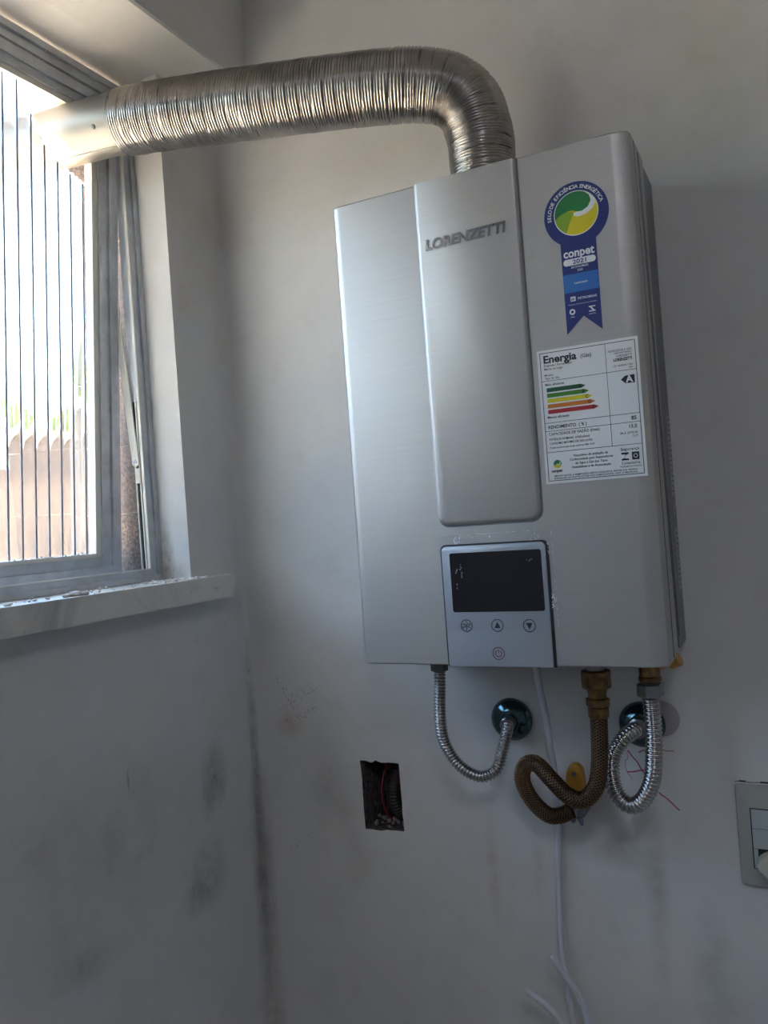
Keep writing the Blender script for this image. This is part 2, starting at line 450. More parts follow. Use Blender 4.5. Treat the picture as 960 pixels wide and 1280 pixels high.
# beam over the window
bm = bmesh.new()
prof = [(-0.055, 2.2625), (0.0, 2.2685), (0.0, 2.27), (0.073, 2.285), (0.075, 2.288), (0.075, H), (-0.0, H)]
prof = [(0.0, 2.2740), (0.072, 2.2850), (0.075, 2.288), (0.075, H), (0.0, H)]
ra = [[bm.verts.new((x, y, z)) for x, z in prof] for y in (L, 0.0)]
for k in range(len(prof)): bm.faces.new((ra[0][k], ra[0][(k + 1) % len(prof)], ra[1][(k + 1) % len(prof)], ra[1][k]))
bm.faces.new(ra[0]); bm.faces.new(ra[1][::-1]); bmesh.ops.recalc_face_normals(bm, faces=bm.faces)
struct('trim_1', bm, M_wall)
struct('wall_right', boxes((W, W + 0.15, L, 0.0, 0, H)), M_wall)
struct('wall_front', boxes((-0.2, W + 0.15, L - 0.15, L, 0, H)), M_wall)
M_floor = mat('floor_tile', (0.42, 0.38, 0.34), 0.35); t = NT(M_floor)
bk = t.n('ShaderNodeTexBrick'); bk.offset = 0; bk.inputs['Scale'].default_value = 1.0; bk.inputs['Brick Width'].default_value = 0.4; bk.inputs['Row Height'].default_value = 0.4; bk.inputs['Mortar Size'].default_value = 0.004
bk.inputs['Color1'].default_value = (0.38, 0.39, 0.41, 1); bk.inputs['Color2'].default_value = (0.41, 0.42, 0.44, 1); bk.inputs['Mortar'].default_value = (0.2, 0.19, 0.18, 1)
t.l(t.pos(), bk.inputs['Vector']); t.l(bk.outputs[0], t.b.inputs['Base Color'])
struct('floor', boxes((-0.2, W + 0.15, L - 0.15, 0.075, -0.12, 0.0)), M_floor)
struct('ceiling', boxes((-0.2, W + 0.15, L - 0.15, 0.075, H, H + 0.15)), M_wall)

bm = bmesh.new(); lathe(bm, (1.15, -1.75, H), (0, 0, -1), [(0, 0.2), (0.06, 0.2), (0.085, 0.19), (0.09, 0.185)], 40)  # fixture invented to house the fill light
tag(link('fill_lamp', bm, M_bead, smooth=0.6), 'round white fill lamp added unseen behind the viewer', 'lamp')

# recess behind the hole (box set in the masonry)
bm = bmesh.new(); 
x0, x1, z0, z1 = 0.186, 0.258, 1.146, 1.256
box(bm, x0 - .004, x1 + .004, 0.0755, 0.079, z0, z1)
link('recess_back', bm, M_conc, wb_)
bm = bmesh.new(); sweep(bm, spline([(0.242, 0.060, 1.262), (0.236, 0.035, 1.235), (0.2305, 0.022, 1.20), (0.233, 0.03, 1.17), (0.240, 0.058, 1.146)], 0.0011), lambda i, a: 0.0098 + 0.0012 * sin(i * 2 * pi / 4), 16)
link('conduit', bm, M_cond, wb_, smooth=True)
bm = bmesh.new(); sweep(bm, spline([(0.214, 0.06, 1.255), (0.2165, 0.02, 1.225), (0.2155, 0.012, 1.195), (0.219, 0.02, 1.165), (0.226, 0.03, 1.156)], 0.003), 0.0013, 8)
link('hanging_wire', bm, M_wire_red, wb_, smooth=True)
bm = bmesh.new()
for k in range(18):
    p = Vector((rnd.uniform(0.194, 0.251), rnd.uniform(0.008, 0.05), 1.1525 + rnd.uniform(0, 0.006)))
    bmesh.ops.create_icosphere(bm, subdivisions=1, radius=rnd.uniform(0.002, 0.0045), matrix=Matrix.Translation(p))
tag(link('rubble', bm, mat('dusty_rubble', (0.26, 0.23, 0.23), 0.9), wb_), kind='stuff')

# pencil and marker scribbles on the back wall
bm = bmesh.new(); q = random.Random(5)
def dashes(a, b, n, spread, w):
    a, b = Vector(a), Vector(b)
    for k in range(n):
        s = (k + q.random()) / n; p = a.lerp(b, s) + Vector((q.uniform(-1, 1), q.uniform(-1, 1))) * spread
        d = Vector((q.uniform(-.6, 1), q.uniform(-1, 1))) * 0.0028
        stroke(bm, [p, p + d], w, y=-0.0003)
dashes((0.050, 1.372), (0.080, 1.322), 18, 0.0012, 0.0007)
dashes((0.060, 1.366), (0.092, 1.318), 12, 0.002, 0.0006)
dashes((0.048, 1.317), (0.118, 1.352), 22, 0.0016, 0.0007)
dashes((0.060, 1.300), (0.125, 1.325), 30, 0.0045, 0.0007)
dashes((0.075, 1.345), (0.125, 1.355), 16, 0.005, 0.0006)
dashes((0.055, 1.105), (0.10, 1.135), 12, 0.002, 0.0006)
tag(link('pencil_scribble', bm, M_pencil, wb_), label='grey pencil dashes scribbled on the plaster')
bm = bmesh.new()
def scrawl(pts, w=0.0015, jit=0.0016):
    out = []
    for a, b in zip(pts[:-1], pts[1:]):
        for k in range(5):
            s = k / 5; out.append((a[0] + (b[0] - a[0]) * s + q.uniform(-jit, jit), a[1] + (b[1] - a[1]) * s + q.uniform(-jit, jit)))
    out.append(pts[-1]); stroke(bm, out, w, y=-0.0003)
scrawl([(0.578, 1.290), (0.603, 1.250)]); scrawl([(0.575, 1.262), (0.610, 1.268)]); scrawl([(0.610, 1.238), (0.634, 1.218)], 0.0016)
scrawl([(0.590, 1.288), (0.606, 1.292)]); scrawl([(0.600, 1.270), (0.604, 1.240), (0.610, 1.268), (0.600, 1.262)], 0.0018, 0.003)
scrawl([(0.576, 1.287), (0.573, 1.265), (0.580, 1.252)], 0.0007); scrawl([(0.610, 1.292), (0.632, 1.291)], 0.001)
scrawl([(0.580, 1.335), (0.592, 1.341), (0.604, 1.338)], 0.001)
scrawl([(0.497, 1.200), (0.499, 1.192)], 0.001); scrawl([(0.512, 1.198), (0.514, 1.188)], 0.001)
tag(link('marker_scribble', bm, M_marker, wb_), label='red marker scrawl behind the hose loop')

# speckled stone tiles on the outer jamb
for k in range(9):
    zt = 1.5375 + 0.1025 * k
    hgt = min(0.1005, 2.27 - zt)
    if hgt < 0.02: break
    link('tile', boxes((-0.205, -0.0765, -0.1204 - (0.0006 if k % 2 else 0), -0.1145, zt, zt + hgt)), M_tile, wl)

# sill slab of marble
bm = boxes((-0.20, 0.025, -1.42, -0.05, 1.5035, 1.5365))
struct('trim_2', bm, M_marble, bevel=0.0028, smooth=0.5)

# ------------------------------------------------------------------ window_1
w1 = tag(empty('window_1', (-0.07, -0.73, 1.5365)), kind='structure')
FX0, FX1 = -0.074, -0.057
fy0, fy1 = WY0 + 0.001, WY1 - 0.001
bm = boxes((FX0, FX1, fy1 - 0.024, fy1, 1.537, 2.2615), (FX0, FX1, fy0, fy0 + 0.024, 1.537, 2.2615),
           (FX0, FX1, fy0 + .024, fy1 - .024, 1.537, 1.5535), (FX0, FX1, fy0 + .024, fy1 - .024, 2.2395, 2.2615),
           (FX0, FX1, -0.742, -0.718, 1.5535, 2.2395),
           (FX1, FX1 + 0.004, fy1 - 0.012, fy1, 1.537, 2.2615), (FX1, FX1 + 0.004, fy0, fy1 - 0.012, 1.537, 1.545), (FX1, FX1 + 0.004, fy0, fy1, 2.252, 2.2615))
link('window_frame', bm, M_alu, w1, bevel=0.0008)
link('frame_lip', boxes((FX1 - 0.003, FX1 + 0.0015, fy1 - 0.0262, fy1 - 0.0242, 1.5537, 2.2393), (FX1 - 0.003, FX1 + 0.0015, fy0 + .03, fy1 - 0.0262, 1.5537, 1.5552)), M_bead, w1)

ANG = radians(4.35); HX, HZ = -0.072, 2.238
def sash_pt(x, y, z):   # x: towards the room, z: below the hinge line
    return (HX + x * cos(ANG) + z * sin(ANG), y, HZ + z * cos(ANG) - x * sin(ANG))
def sashed(bm):
    for v_ in bm.verts: v_.co = sash_pt(*v_.co)
    return bm
SH = -0.688
def make_sash(y0, y1, pane_fn, name_i):
    st = 0.034; rl = 0.026
    bm = boxes((-0.012, 0.010, y1 - st, y1, SH, 0), (-0.012, 0.010, y0, y0 + st, SH, 0), (-0.012, 0.010, y0 + st, y1 - st, SH, SH + rl), (-0.012, 0.010, y0 + st, y1 - st, -rl, 0),
               (0.010, 0.0135, y1 - 0.016, y1 - 0.001, SH, 0), (0.010, 0.0135, y0 + .001, y0 + 0.016, SH, 0), (0.010, 0.0135, y0 + .016, y1 - .016, SH, SH + 0.012), (0.010, 0.0135, y0 + .016, y1 - .016, -0.014, 0))
    s = link('sash', sashed(bm), M_alu, w1, bevel=0.0007)
    b = 0.010
    i0, i1, z0_, z1_ = y0 + st, y1 - st, SH + rl, -rl
    bm = boxes((-0.006, 0.0075, i1 - b, i1, z0_, z1_), (-0.006, 0.0075, i0, i0 + b, z0_, z1_), (-0.006, 0.0075, i0 + b, i1 - b, z0_, z0_ + 0.005), (-0.006, 0.0075, i0 + b, i1 - b, z1_ - 0.008, z1_))
    link('glazing_bead', sashed(bm), M_bead, s, bevel=0.0005)
    p = pane_fn(i0 + 0.004, i1 - 0.004, z0_ + 0.003, z1_ - 0.003)
    o = link('glass_pane', sashed(p), M_glass, s, smooth=0.9)
    return s, o

PITCH = 0.0217
CUT = [(-0.330, 2.300), (-0.312, 2.235), (-0.302, 2.210), (-0.288, 2.180), (-0.276, 2.158), (-0.264, 2.140), (-0.247, 2.128), (-0.231, 2.120), (-0.210, 2.112), (-0.189, 2.106), (-0.170, 2.100)]
def fluted(y0, y1, z0_, z1_, broken):
    bm = bmesh.new(); n = int((y1 - y0) / PITCH * 14); cols = []
    for i in range(n + 1):
        y = y0 + (y1 - y0) * i / n
        ph = ((y + 0.1965) / PITCH) % 1.0
        u = ph * 2 - 1
        r = -0.0015 + 0.0030 * sqrt(max(0, 1 - 0.93 * u * u))        # convex flute between sharp valleys
        zt = z1_
        if broken and y > CUT[0][0]:
            for a, b in zip(CUT[:-1], CUT[1:]):
                if a[0] <= y <= b[0]: zt = min(zt, (a[1] + (b[1] - a[1]) * (y - a[0]) / (b[0] - a[0]) - HZ)); break
            else: zt = CUT[-1][1] - HZ
            zt += 0.0012 * sin(y * 900) + 0.001 * sin(y * 2300)
        zs = [z0_, z0_ + (zt - z0_) * 0.5, zt]
        cols.append([[bm.verts.new((r, y, z)) for z in zs], [bm.verts.new((-0.0035, y, z)) for z in zs]])
    for a, b in zip(cols[:-1], cols[1:]):
        for k in range(2):
            bm.faces.new((a[0][k], b[0][k], b[0][k + 1], a[0][k + 1])); bm.faces.new((a[1][k + 1], b[1][k + 1], b[1][k], a[1][k]))
        bm.faces.new((a[0][2], b[0][2], b[1][2], a[1][2])); bm.faces.new((a[0][0], a[1][0], b[1][0], b[0][0]))
    for e in (cols[0], cols[-1]):
        for k in range(2): bm.faces.new((e[0][k], e[0][k + 1], e[1][k + 1], e[1][k]))
    bmesh.ops.recalc_face_normals(bm, faces=bm.faces)
    return bm
M_groove = mat('groove_refraction', (0.26, 0.32, 0.42), 0.7)  # bluish strips paint the dark refraction lines between the flutes
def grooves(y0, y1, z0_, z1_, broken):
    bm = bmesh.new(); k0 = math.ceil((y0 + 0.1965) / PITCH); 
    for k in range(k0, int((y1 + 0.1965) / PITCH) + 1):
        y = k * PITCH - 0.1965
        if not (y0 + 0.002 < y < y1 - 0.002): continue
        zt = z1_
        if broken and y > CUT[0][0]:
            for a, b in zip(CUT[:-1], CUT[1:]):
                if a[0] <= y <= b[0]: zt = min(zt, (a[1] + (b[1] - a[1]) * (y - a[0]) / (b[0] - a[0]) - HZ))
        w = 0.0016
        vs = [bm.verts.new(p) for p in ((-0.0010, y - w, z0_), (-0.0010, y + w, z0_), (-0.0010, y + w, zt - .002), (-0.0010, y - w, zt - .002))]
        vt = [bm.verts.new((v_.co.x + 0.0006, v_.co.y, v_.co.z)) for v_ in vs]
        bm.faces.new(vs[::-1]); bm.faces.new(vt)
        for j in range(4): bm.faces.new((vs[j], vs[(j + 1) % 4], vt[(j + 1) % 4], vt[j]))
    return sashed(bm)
s1, g1 = make_sash(-0.716, -0.1425, lambda a, b, c, d: fluted(a, b, c, d, True), 0)
tag(g1, label='fluted pane with its upper corner broken away around the pipe')
s2, g2 = make_sash(-1.323, -0.744, lambda a, b, c, d: fluted(a, b, c, d, False), 1)
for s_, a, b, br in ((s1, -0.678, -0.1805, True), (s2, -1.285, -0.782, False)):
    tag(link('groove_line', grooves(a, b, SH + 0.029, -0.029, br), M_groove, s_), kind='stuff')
# dust and dried sealant along the foot of the pane
bm = bmesh.new()
for k in range(220):
    y = rnd.uniform(-0.66, -0.19)
    p = Vector(sash_pt(0.004 + rnd.uniform(0, 0.002), y, SH + 0.030 + abs(rnd.gauss(0, 0.0012))))
    bmesh.ops.create_icosphere(bm, subdivisions=1, radius=rnd.uniform(0.0008, 0.0020), matrix=Matrix.Translation(p))
tag(link('sealant_crumbs', bm, mat('dried_sealant', (0.7, 0.7, 0.69), 0.8), s1), kind='stuff')
# stay arm with its track
def bar(bm, a, b, w, t_):
    a, b = Vector(a), Vector(b); d = (b - a).normalized(); n1 = Vector((0, 1, 0)); n2 = d.cross(n1).normalized(); n1 = n2.cross(d).normalized()
    vs = [bm.verts.new(p + n1 * s * t_ / 2 + n2 * r * w / 2) for p in (a, b) for s in (-1, 1) for r in (-1, 1)]
    for f in ((0, 1, 3, 2), (4, 6, 7, 5), (0, 4, 5, 1), (2, 3, 7, 6), (0, 2, 6, 4), (1, 5, 7, 3)): bm.faces.new([vs[i] for i in f])
    bmesh.ops.recalc_face_normals(bm, faces=bm.faces)
bm = bmesh.new(); bar(bm, (-0.068, -0.1440, 1.712), (-0.088, -0.1450, 1.97), 0.0125, 0.0022)
lathe(bm, (-0.068, -0.1428, 1.711), (0, -1, 0), [(0, 0.0064), (0.0024, 0.0064)], 20)
arm = link('stay_arm', bm, M_bead, w1)
bm = bmesh.new(); lathe(bm, (-0.068, -0.1452, 1.711), (0, -1, 0), [(0, 0.0036), (0.0008, 0.0034), (0.0013, 0.0022)], 16)
lathe(bm, (-0.088, -0.1462, 1.965), (0, -1, 0), [(0, 0.0036), (0.0008, 0.0034), (0.0013, 0.0022)], 16)
link('rivet', bm, M_alu, arm, smooth=0.6)
link('stay_track', boxes((-0.0715, -0.0695, -0.1432, -0.1402, 1.555, 1.80), (-0.0635, -0.0615, -0.1432, -0.1402, 1.555, 1.80)), M_bead, w1)
link('track_groove', boxes((-0.0694, -0.0636, -0.1408, -0.1401, 1.555, 1.80)), M_dark, w1)
link('track_slider', boxes((-0.0700, -0.0625, -0.1438, -0.1410, 1.680, 1.702)), M_bead, w1)

# plaster crumbs on the sill
bm = bmesh.new()
for k in range(120):
    y = rnd.uniform(-0.20, -0.10) if k < 85 else rnd.uniform(-0.46, -0.18)
    x = rnd.uniform(-0.035, 0.021) if y > -0.13 else rnd.uniform(-0.048, 0.021)
    if k < 85: x = rnd.gauss(0.0, 0.018); x = max(-0.045, min(0.02, x))
    r = rnd.uniform(0.0008, 0.0026)
    bmesh.ops.create_icosphere(bm, subdivisions=1, radius=r, matrix=Matrix.Translation((x, y, 1.5365 + r * 0.6)) @ Matrix.Diagonal((1.4, 1, 0.7, 1)))
for (x, y, r) in ((0.008, -0.355, 0.004), (0.010, -0.343, 0.0055), (0.016, -0.335, 0.004), (0.012, -0.44, 0.003)):
    bmesh.ops.create_icosphere(bm, subdivisions=2, radius=r, matrix=Matrix.Translation((x, y, 1.5365 + r * 0.5)) @ Matrix.Diagonal((1.2, 1.5, 0.7, 1)))
cr = link('plaster_crumbs', bm, M_crumb)
tag(cr, 'loose plaster crumbs scattered along the marble window sill', 'debris', kind='stuff')

# ------------------------------------------------------------------ outside
struct('ground', boxes((-30, -0.2, -16, 20, -0.3, -0.05)), M_ground)
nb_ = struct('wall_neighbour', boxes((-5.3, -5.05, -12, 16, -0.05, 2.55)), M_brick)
link('coping', boxes((-5.36, -5.0, -12, 16, 2.55, 2.61)), M_ext, nb_)
struct('trim_3', boxes((-0.75, -0.2, -3.2, 0.6, 2.62, 2.74)), M_ext)       # unseen eave slab added over the window to cut sky light
def shrub(x, y, r, label, h0):
    root = tag(empty('shrub', (x, y, -0.05)), label, 'shrub', 'shrubs behind the neighbouring wall')
    bm = bmesh.new(); sweep(bm, [Vector((x, y, -0.05 + 0.3 * k)) for k in range(int((h0) / 0.3) + 1)], 0.06, 8); link('trunk', bm, M_bark, root)
    bm = bmesh.new()
    for k in range(3200):
        d = Vector((rnd.gauss(0, 1), rnd.gauss(0, 1), rnd.gauss(0, 1))).normalized() * r * rnd.uniform(0.55, 1.0)
        p = Vector((x, y, h0)) + Vector((d.x * 0.8, d.y * 1.0, d.z * 0.8))
        u = Vector((rnd.uniform(-1, 1), rnd.uniform(-1, 1), rnd.uniform(-1, 1))).normalized(); v_ = u.orthogonal().normalized()
        s = rnd.uniform(0.04, 0.08)
        bm.faces.new([bm.verts.new(p + u * s), bm.verts.new(p + v_ * s * .5), bm.verts.new(p - u * s), bm.verts.new(p - v_ * s * .5)])
    link('foliage', bm, M_leaf, root)
for x, y, r, h0, lb in ((-5.9, 2.6, 0.62, 2.62, 'green shrub behind the brown wall, nearest of the three'), (-5.95, 4.05, 0.62, 2.62, 'green shrub in the middle of the row behind the brown wall'), (-5.9, 5.5, 0.62, 2.6, 'green shrub farthest along behind the brown wall')):
    shrub(x, y, r, lb, h0)

# ------------------------------------------------------------------ flue
DP = [(0.473, -0.09, 1.985), (0.473, -0.09, 2.032), (0.472, -0.091, 2.063), (0.464, -0.096, 2.098), (0.443, -0.106, 2.121), (0.410, -0.120, 2.131), (0.372, -0.135, 2.134), (0.30, -0.155, 2.139), (0.219, -0.175, 2.144), (0.14, -0.190, 2.151), (0.065, -0.200, 2.159), (0.014, -0.205, 2.164)]
P = spline(DP, 0.0006)
q = random.Random(11); off = []; a_ = 0.0; s_ = 0; amp = []
# helical ridges with a deeper lock seam every few ridges
pitch = 0.0036; npts = len(P)
jit = [0.0] * npts; z_ = 0
for i in range(npts): z_ = z_ * 0.97 + q.uniform(-1, 1) * 0.02; jit[i] = z_
def duct_r(i, a):
    s = i * 0.0006
    ph = s / pitch + a / (2 * pi)
    fine = 1.5 * abs(cos(pi * ph)) ** 0.7
    seam = max(0.0, cos(2 * pi * (s / 0.0155 + a / (2 * pi) + jit[i]))) ** 18
    base = 0.0392 if s < 0.05 else 0.0392 + 0.0022 * min(1, (s - 0.05) / 0.15)
    dent = 0.0006 * noise.noise((s * 60, cos(a) * 2, sin(a) * 2))
    return base + 0.0010 * fine - 0.0016 * seam + dent
bm = bmesh.new(); sweep(bm, P, duct_r, 72, cap=False)
# inner liner ring so the open left mouth has thickness
duct = tag(link('flue_duct', bm, M_duct, smooth=True), 'flexible ribbed aluminium duct curving from the heater top to the window', 'duct')
T_ = (P[-1] - P[-6]).normalized()
bm = bmesh.new(); lathe(bm, P[-1] - T_ * 0.001, T_, [(0, 0.0402), (0.0, 0.0424), (0.0022, 0.0424), (0.0022, 0.0402)], 64)
link('end_band', bm, M_rear, duct, smooth=0.6)

PP = spline([(0.014, -0.205, 2.164), (-0.03, -0.207, 2.168), (-0.129, -0.210, 2.173), (-0.24, -0.212, 2.180), (-0.36, -0.214, 2.186)], 0.01)
bm = bmesh.new(); sweep(bm, PP, 0.0392, 64, cap=True)
pipe = tag(link('flue_pipe', bm, M_pipe, smooth=0.6), 'smooth sheet metal pipe passing out through the broken window pane', 'pipe')
def on_pipe(x, ang, r=0.0392):
    for a, b in zip(PP[:-1], PP[1:]):
        if b.x <= x <= a.x:
            c = a.lerp(b, (a.x - x) / (a.x - b.x)); n = Vector((0, -cos(ang), sin(ang))); return c + n * r, n
p_, n__ = on_pipe(-0.010, -0.45)
bm = bmesh.new(); lathe(bm, p_ - n__ * 0.001, n__, [(0, 0.0034), (0.0016, 0.0034), (0.0030, 0.0020)], 18)
link('screw', bm, M_rear, pipe, smooth=0.5)
bm = bmesh.new()                                            # lap seam along the underside of the pipe
sm = [on_pipe(0.011 - 0.012 * k, -1.25, 0.0394)[0] for k in range(26)]
sweep(bm, sm, 0.0011, 6); link('lap_seam', bm, M_pipe, pipe, smooth=True)
# rain cap at the far end
bm = bmesh.new(); e = PP[-1]
lathe(bm, e + Vector((0.02, 0, 0)), (-1, 0, 0), [(0, 0.0400), (0.0, 0.060), (0.004, 0.062), (0.05, 0.062), (0.056, 0.05), (0.06, 0.0)][:5], 48)
link('rain_cap', bm, M_rear, pipe, smooth=0.6)

# ------------------------------------------------------------------ water heater
X0, X1, Z0, Z1, YF = 0.299, 0.6585, 1.427, 1.988, -0.173
wh = tag(empty('water_heater', ((X0 + X1) / 2, -0.086, Z0)), 'silver brushed steel wall water heater with a black display', 'water heater')
# rear chassis
bm = boxes((X0 + 0.004, X1 - 0.002, -0.0805, -0.001, Z0 + 0.002, Z1 - 0.002))
link('chassis', bm, M_side, wh, bevel=0.002, smooth=0.5)
# front cover: section in XY with chamfered corners, swept in Z. The rear edge slants.
bm = bmesh.new()
sec = [(X0, -0.083), (X0, YF + 0.012), (X0 + 0.0012, YF + 0.0085), (X0 + 0.006, YF + 0.0022), (X0 + 0.010, YF + 0.0004), (X0 + 0.014, YF),
       (X1 - 0.0195, YF), (X1 - 0.017, YF + 0.0004), (X1 - 0.004, YF + 0.0045), (X1 - 0.0012, YF + 0.0065), (X1, YF + 0.011), (X1, -0.083)]
ra = []
for z, ins in ((Z0, 0.0), (Z0 + 0.0, 0), (Z1 - 0.0025, 0.0), (Z1, 0.002)):
    pass
levels = [(Z0, 0.0015), (Z0 + 0.0015, 0.0), (Z1 - 0.002, 0.0), (Z1, 0.0015)]
cx_ = (X0 + X1) / 2
for z, ins in levels:
    ring = []
    for x, y in sec:
        yy = y + (ins if y < -0.1 else 0); xx = x + (ins if x < cx_ else -ins)
        if y > -0.09: yy = -0.083
        ring.append(bm.verts.new((xx, yy, z)))
    ra.append(ring)
for i in range(len(ra) - 1):
    for k in range(len(sec)):
        k2 = (k + 1) % len(sec); bm.faces.new((ra[i][k], ra[i][k2], ra[i + 1][k2], ra[i + 1][k]))
bm.faces.new(ra[0]); bm.faces.new(ra[-1][::-1]); bmesh.ops.recalc_face_normals(bm, faces=bm.faces)
cover = link('front_cover', bm, M_steel, wh, smooth=0.35)
# folded return and slot along the right side
bm = bmesh.new()
def slant(bm, za, ya, zb, yb, w, t_, x):
    q4 = [(ya, za), (ya + w, za), (yb + w, zb), (yb, zb)]
    f = [bm.verts.new((x, a, b)) for a, b in q4]; g = [bm.verts.new((x + t_, a, b)) for a, b in q4]
    bm.faces.new(f); bm.faces.new(g[::-1])
    for k in range(4): bm.faces.new((f[k], g[k], g[(k + 1) % 4], f[(k + 1) % 4]))
slant(bm, 1.973, -0.119, 1.446, -0.083, 0.006, 0.0006, X1 - 0.0002); bmesh.ops.recalc_face_normals(bm, faces=bm.faces)
link('side_slot', bm, M_dark, wh)
bm = bmesh.new()
slant(bm, 1.980, -0.1255, 1.435, -0.0945, 0.0025, 0.0016, X1 - 0.0002); bmesh.ops.recalc_face_normals(bm, faces=bm.faces)
slant(bm, 1.984, -0.148, 1.431, -0.135, 0.0015, 0.0010, X1 - 0.0002); bmesh.ops.recalc_face_normals(bm, faces=bm.faces)
link('side_fold', bm, M_side, wh)
bm = boxes((X0 + .006, X1 - .004, -0.0835, -0.0800, Z0 + .004, Z1 - .004)); link('cover_gap', bm, M_dark, wh)
for (y0_, y1_, za, zb, lb) in ((-0.030, -0.006, 1.604, 1.702, 'long white printed label on the right side'), (-0.030, -0.006, 1.492, 1.566, 'short white printed label on the right side'), (-0.026, -0.016, 1.582, 1.594, 'tiny pale label between two larger ones')):
    s_ = tag(link('side_label', boxes((X1 - 0.0021, X1 - 0.0016, y0_, y1_, za, zb)), mat('side_label_paper', (0.40, 0.40, 0.42), 0.6), wh), label=lb)
    bm = bmesh.new(); n = max(2, int((zb - za) / 0.006))
    for k in range(1, n): stroke(bm, [(y0_ + 0.003, za + (zb - za) * k / n), (y1_ - 0.003, za + (zb - za) * k / n)], 0.0012, x=X1 - 0.0014)
    link('printed_lines', bm, M_ink, s_)
# raised centre panel
def raised(outl, inset, y0_, y1_):
    bm = bmesh.new()
    c = Vector((sum(p[0] for p in outl) / len(outl), sum(p[1] for p in outl) / len(outl)))
    hx = max(p[0] for p in outl) - c.x; hz0 = c.y - min(p[1] for p in outl); hz1 = max(p[1] for p in outl) - c.y
    def sc(k):
        return [(c.x + (p[0] - c.x) * (hx - inset * k) / hx, (c.y + (p[1] - c.y) * (hz0 - inset * k) / hz0) if p[1] < c.y else p[1]) for p in outl]
    R = []
    for k, y in ((0, y0_), (0.15, y0_ + (y1_ - y0_) * 0.35), (0.6, y0_ + (y1_ - y0_) * 0.85), (1.0, y1_)):
        R.append([bm.verts.new((p[0], y, p[1])) for p in sc(k)])
    n = len(outl)
    for a, b in zip(R[:-1], R[1:]):
        for k in range(n): bm.faces.new((a[k], a[(k + 1) % n], b[(k + 1) % n], b[k]))
    bm.faces.new(R[-1]); bmesh.ops.recalc_face_normals(bm, faces=bm.faces)
    return bm
out_ = rrect(0.4135, 0.5375, 1.588, Z1 - 0.0006, 0.013, (1, 1, 0, 0), 8)
link('raised_panel', raised(out_, 0.0055, YF + 0.0005, YF - 0.0040), M_steel, wh, smooth=0.5)
YP = YF - 0.0040
# shallow shadow joint round the raised panel
bm = bmesh.new(); o2 = rrect(0.4148, 0.5392, 1.5865, Z1 - 0.0006, 0.0135, (1, 1, 0, 0), 8)
link('panel_joint', plate(o2, YF - 0.0003, 0.0006), M_rear, wh)
# raised lettering
bm = bmesh.new(); text_into(bm, 'LORENZETTI', 0.4735, 1.9085, 0.0165, YP - 0.0006, 'CENTER', 0.035, 0.097, rot=0.012, shear=0.12, thick=0.0006)
link('raised_lettering', bm, M_chrome_letters, wh)

# control panel
cp = link('control_panel', plate(rrect(0.4155, 0.5385, 1.4262, 1.5645, 0.006, (0, 0, 1, 1)), YF - 0.0024, 0.0034), M_bezel, wh, bevel=0.0009, smooth=0.5)
link('panel_gap', plate(rrect(0.4138, 0.5418, 1.4262, 1.5665, 0.007, (0, 0, 1, 1)), YF - 0.0006, 0.0008), M_dark, cp)
YC = YF - 0.0024
link('display', plate(rrect(0.4255, 0.5335, 1.4885, 1.5565, 0.0025), YC - 0.0004, 0.0006), M_screen, cp)
def icon(cx, cz, kind):
    bm = bmesh.new(); y = YC - 0.0003; r = 0.0072
    ring_bm(bm, cx, cz, r - 0.0009, r, y)
    if kind == 'up': bm.faces.new([bm.verts.new((cx + a, y, cz + b)) for a, b in ((-0.0036, -0.003), (0.0036, -0.003), (0, 0.0042))])
    elif kind == 'down': bm.faces.new([bm.verts.new((cx + a, y, cz + b)) for a, b in ((-0.0036, 0.003), (0.0036, 0.003), (0, -0.0042))])
    elif kind == 'power':
        ring_bm(bm, cx, cz, 0.0032, 0.0042, y, radians(125), radians(415), 30); stroke(bm, [(cx, cz + 0.0005), (cx, cz + 0.0046)], 0.0009, y=y)
    else:
        for a in range(6): stroke(bm, [(cx, cz), (cx + 0.0056 * cos(a * pi / 3 + .5), cz + 0.0056 * sin(a * pi / 3 + .5))], 0.0006, y=y)
        stroke(bm, [(cx - .006, cz + .0015), (cx - .001, cz + .0015)], 0.0006, y=y); stroke(bm, [(cx - .006, cz - .0015), (cx - .001, cz - .0015)], 0.0006, y=y); stroke(bm, [(cx, cz - .006), (cx, cz + .006)], 0.0006, y=y)
        stroke(bm, [(cx + .001, cz + .003), (cx + .005, cz + .001), (cx + .001, cz - .002)], 0.0007, y=y)
    return bm
for cx, cz, k, lb in ((0.4405, 1.473, 'fan', 'round touch key with a spoked fan symbol'), (0.4775, 1.473, 'up', 'round touch key with an upward triangle'), (0.5145, 1.4725, 'down', 'round touch key with a downward triangle')):
    tag(link('touch_key', icon(cx, cz, k), M_ink, cp), label=lb)
tag(link('touch_key', icon(0.4765, 1.4415, 'power'), M_redink, cp), label='dark red power key below the others')
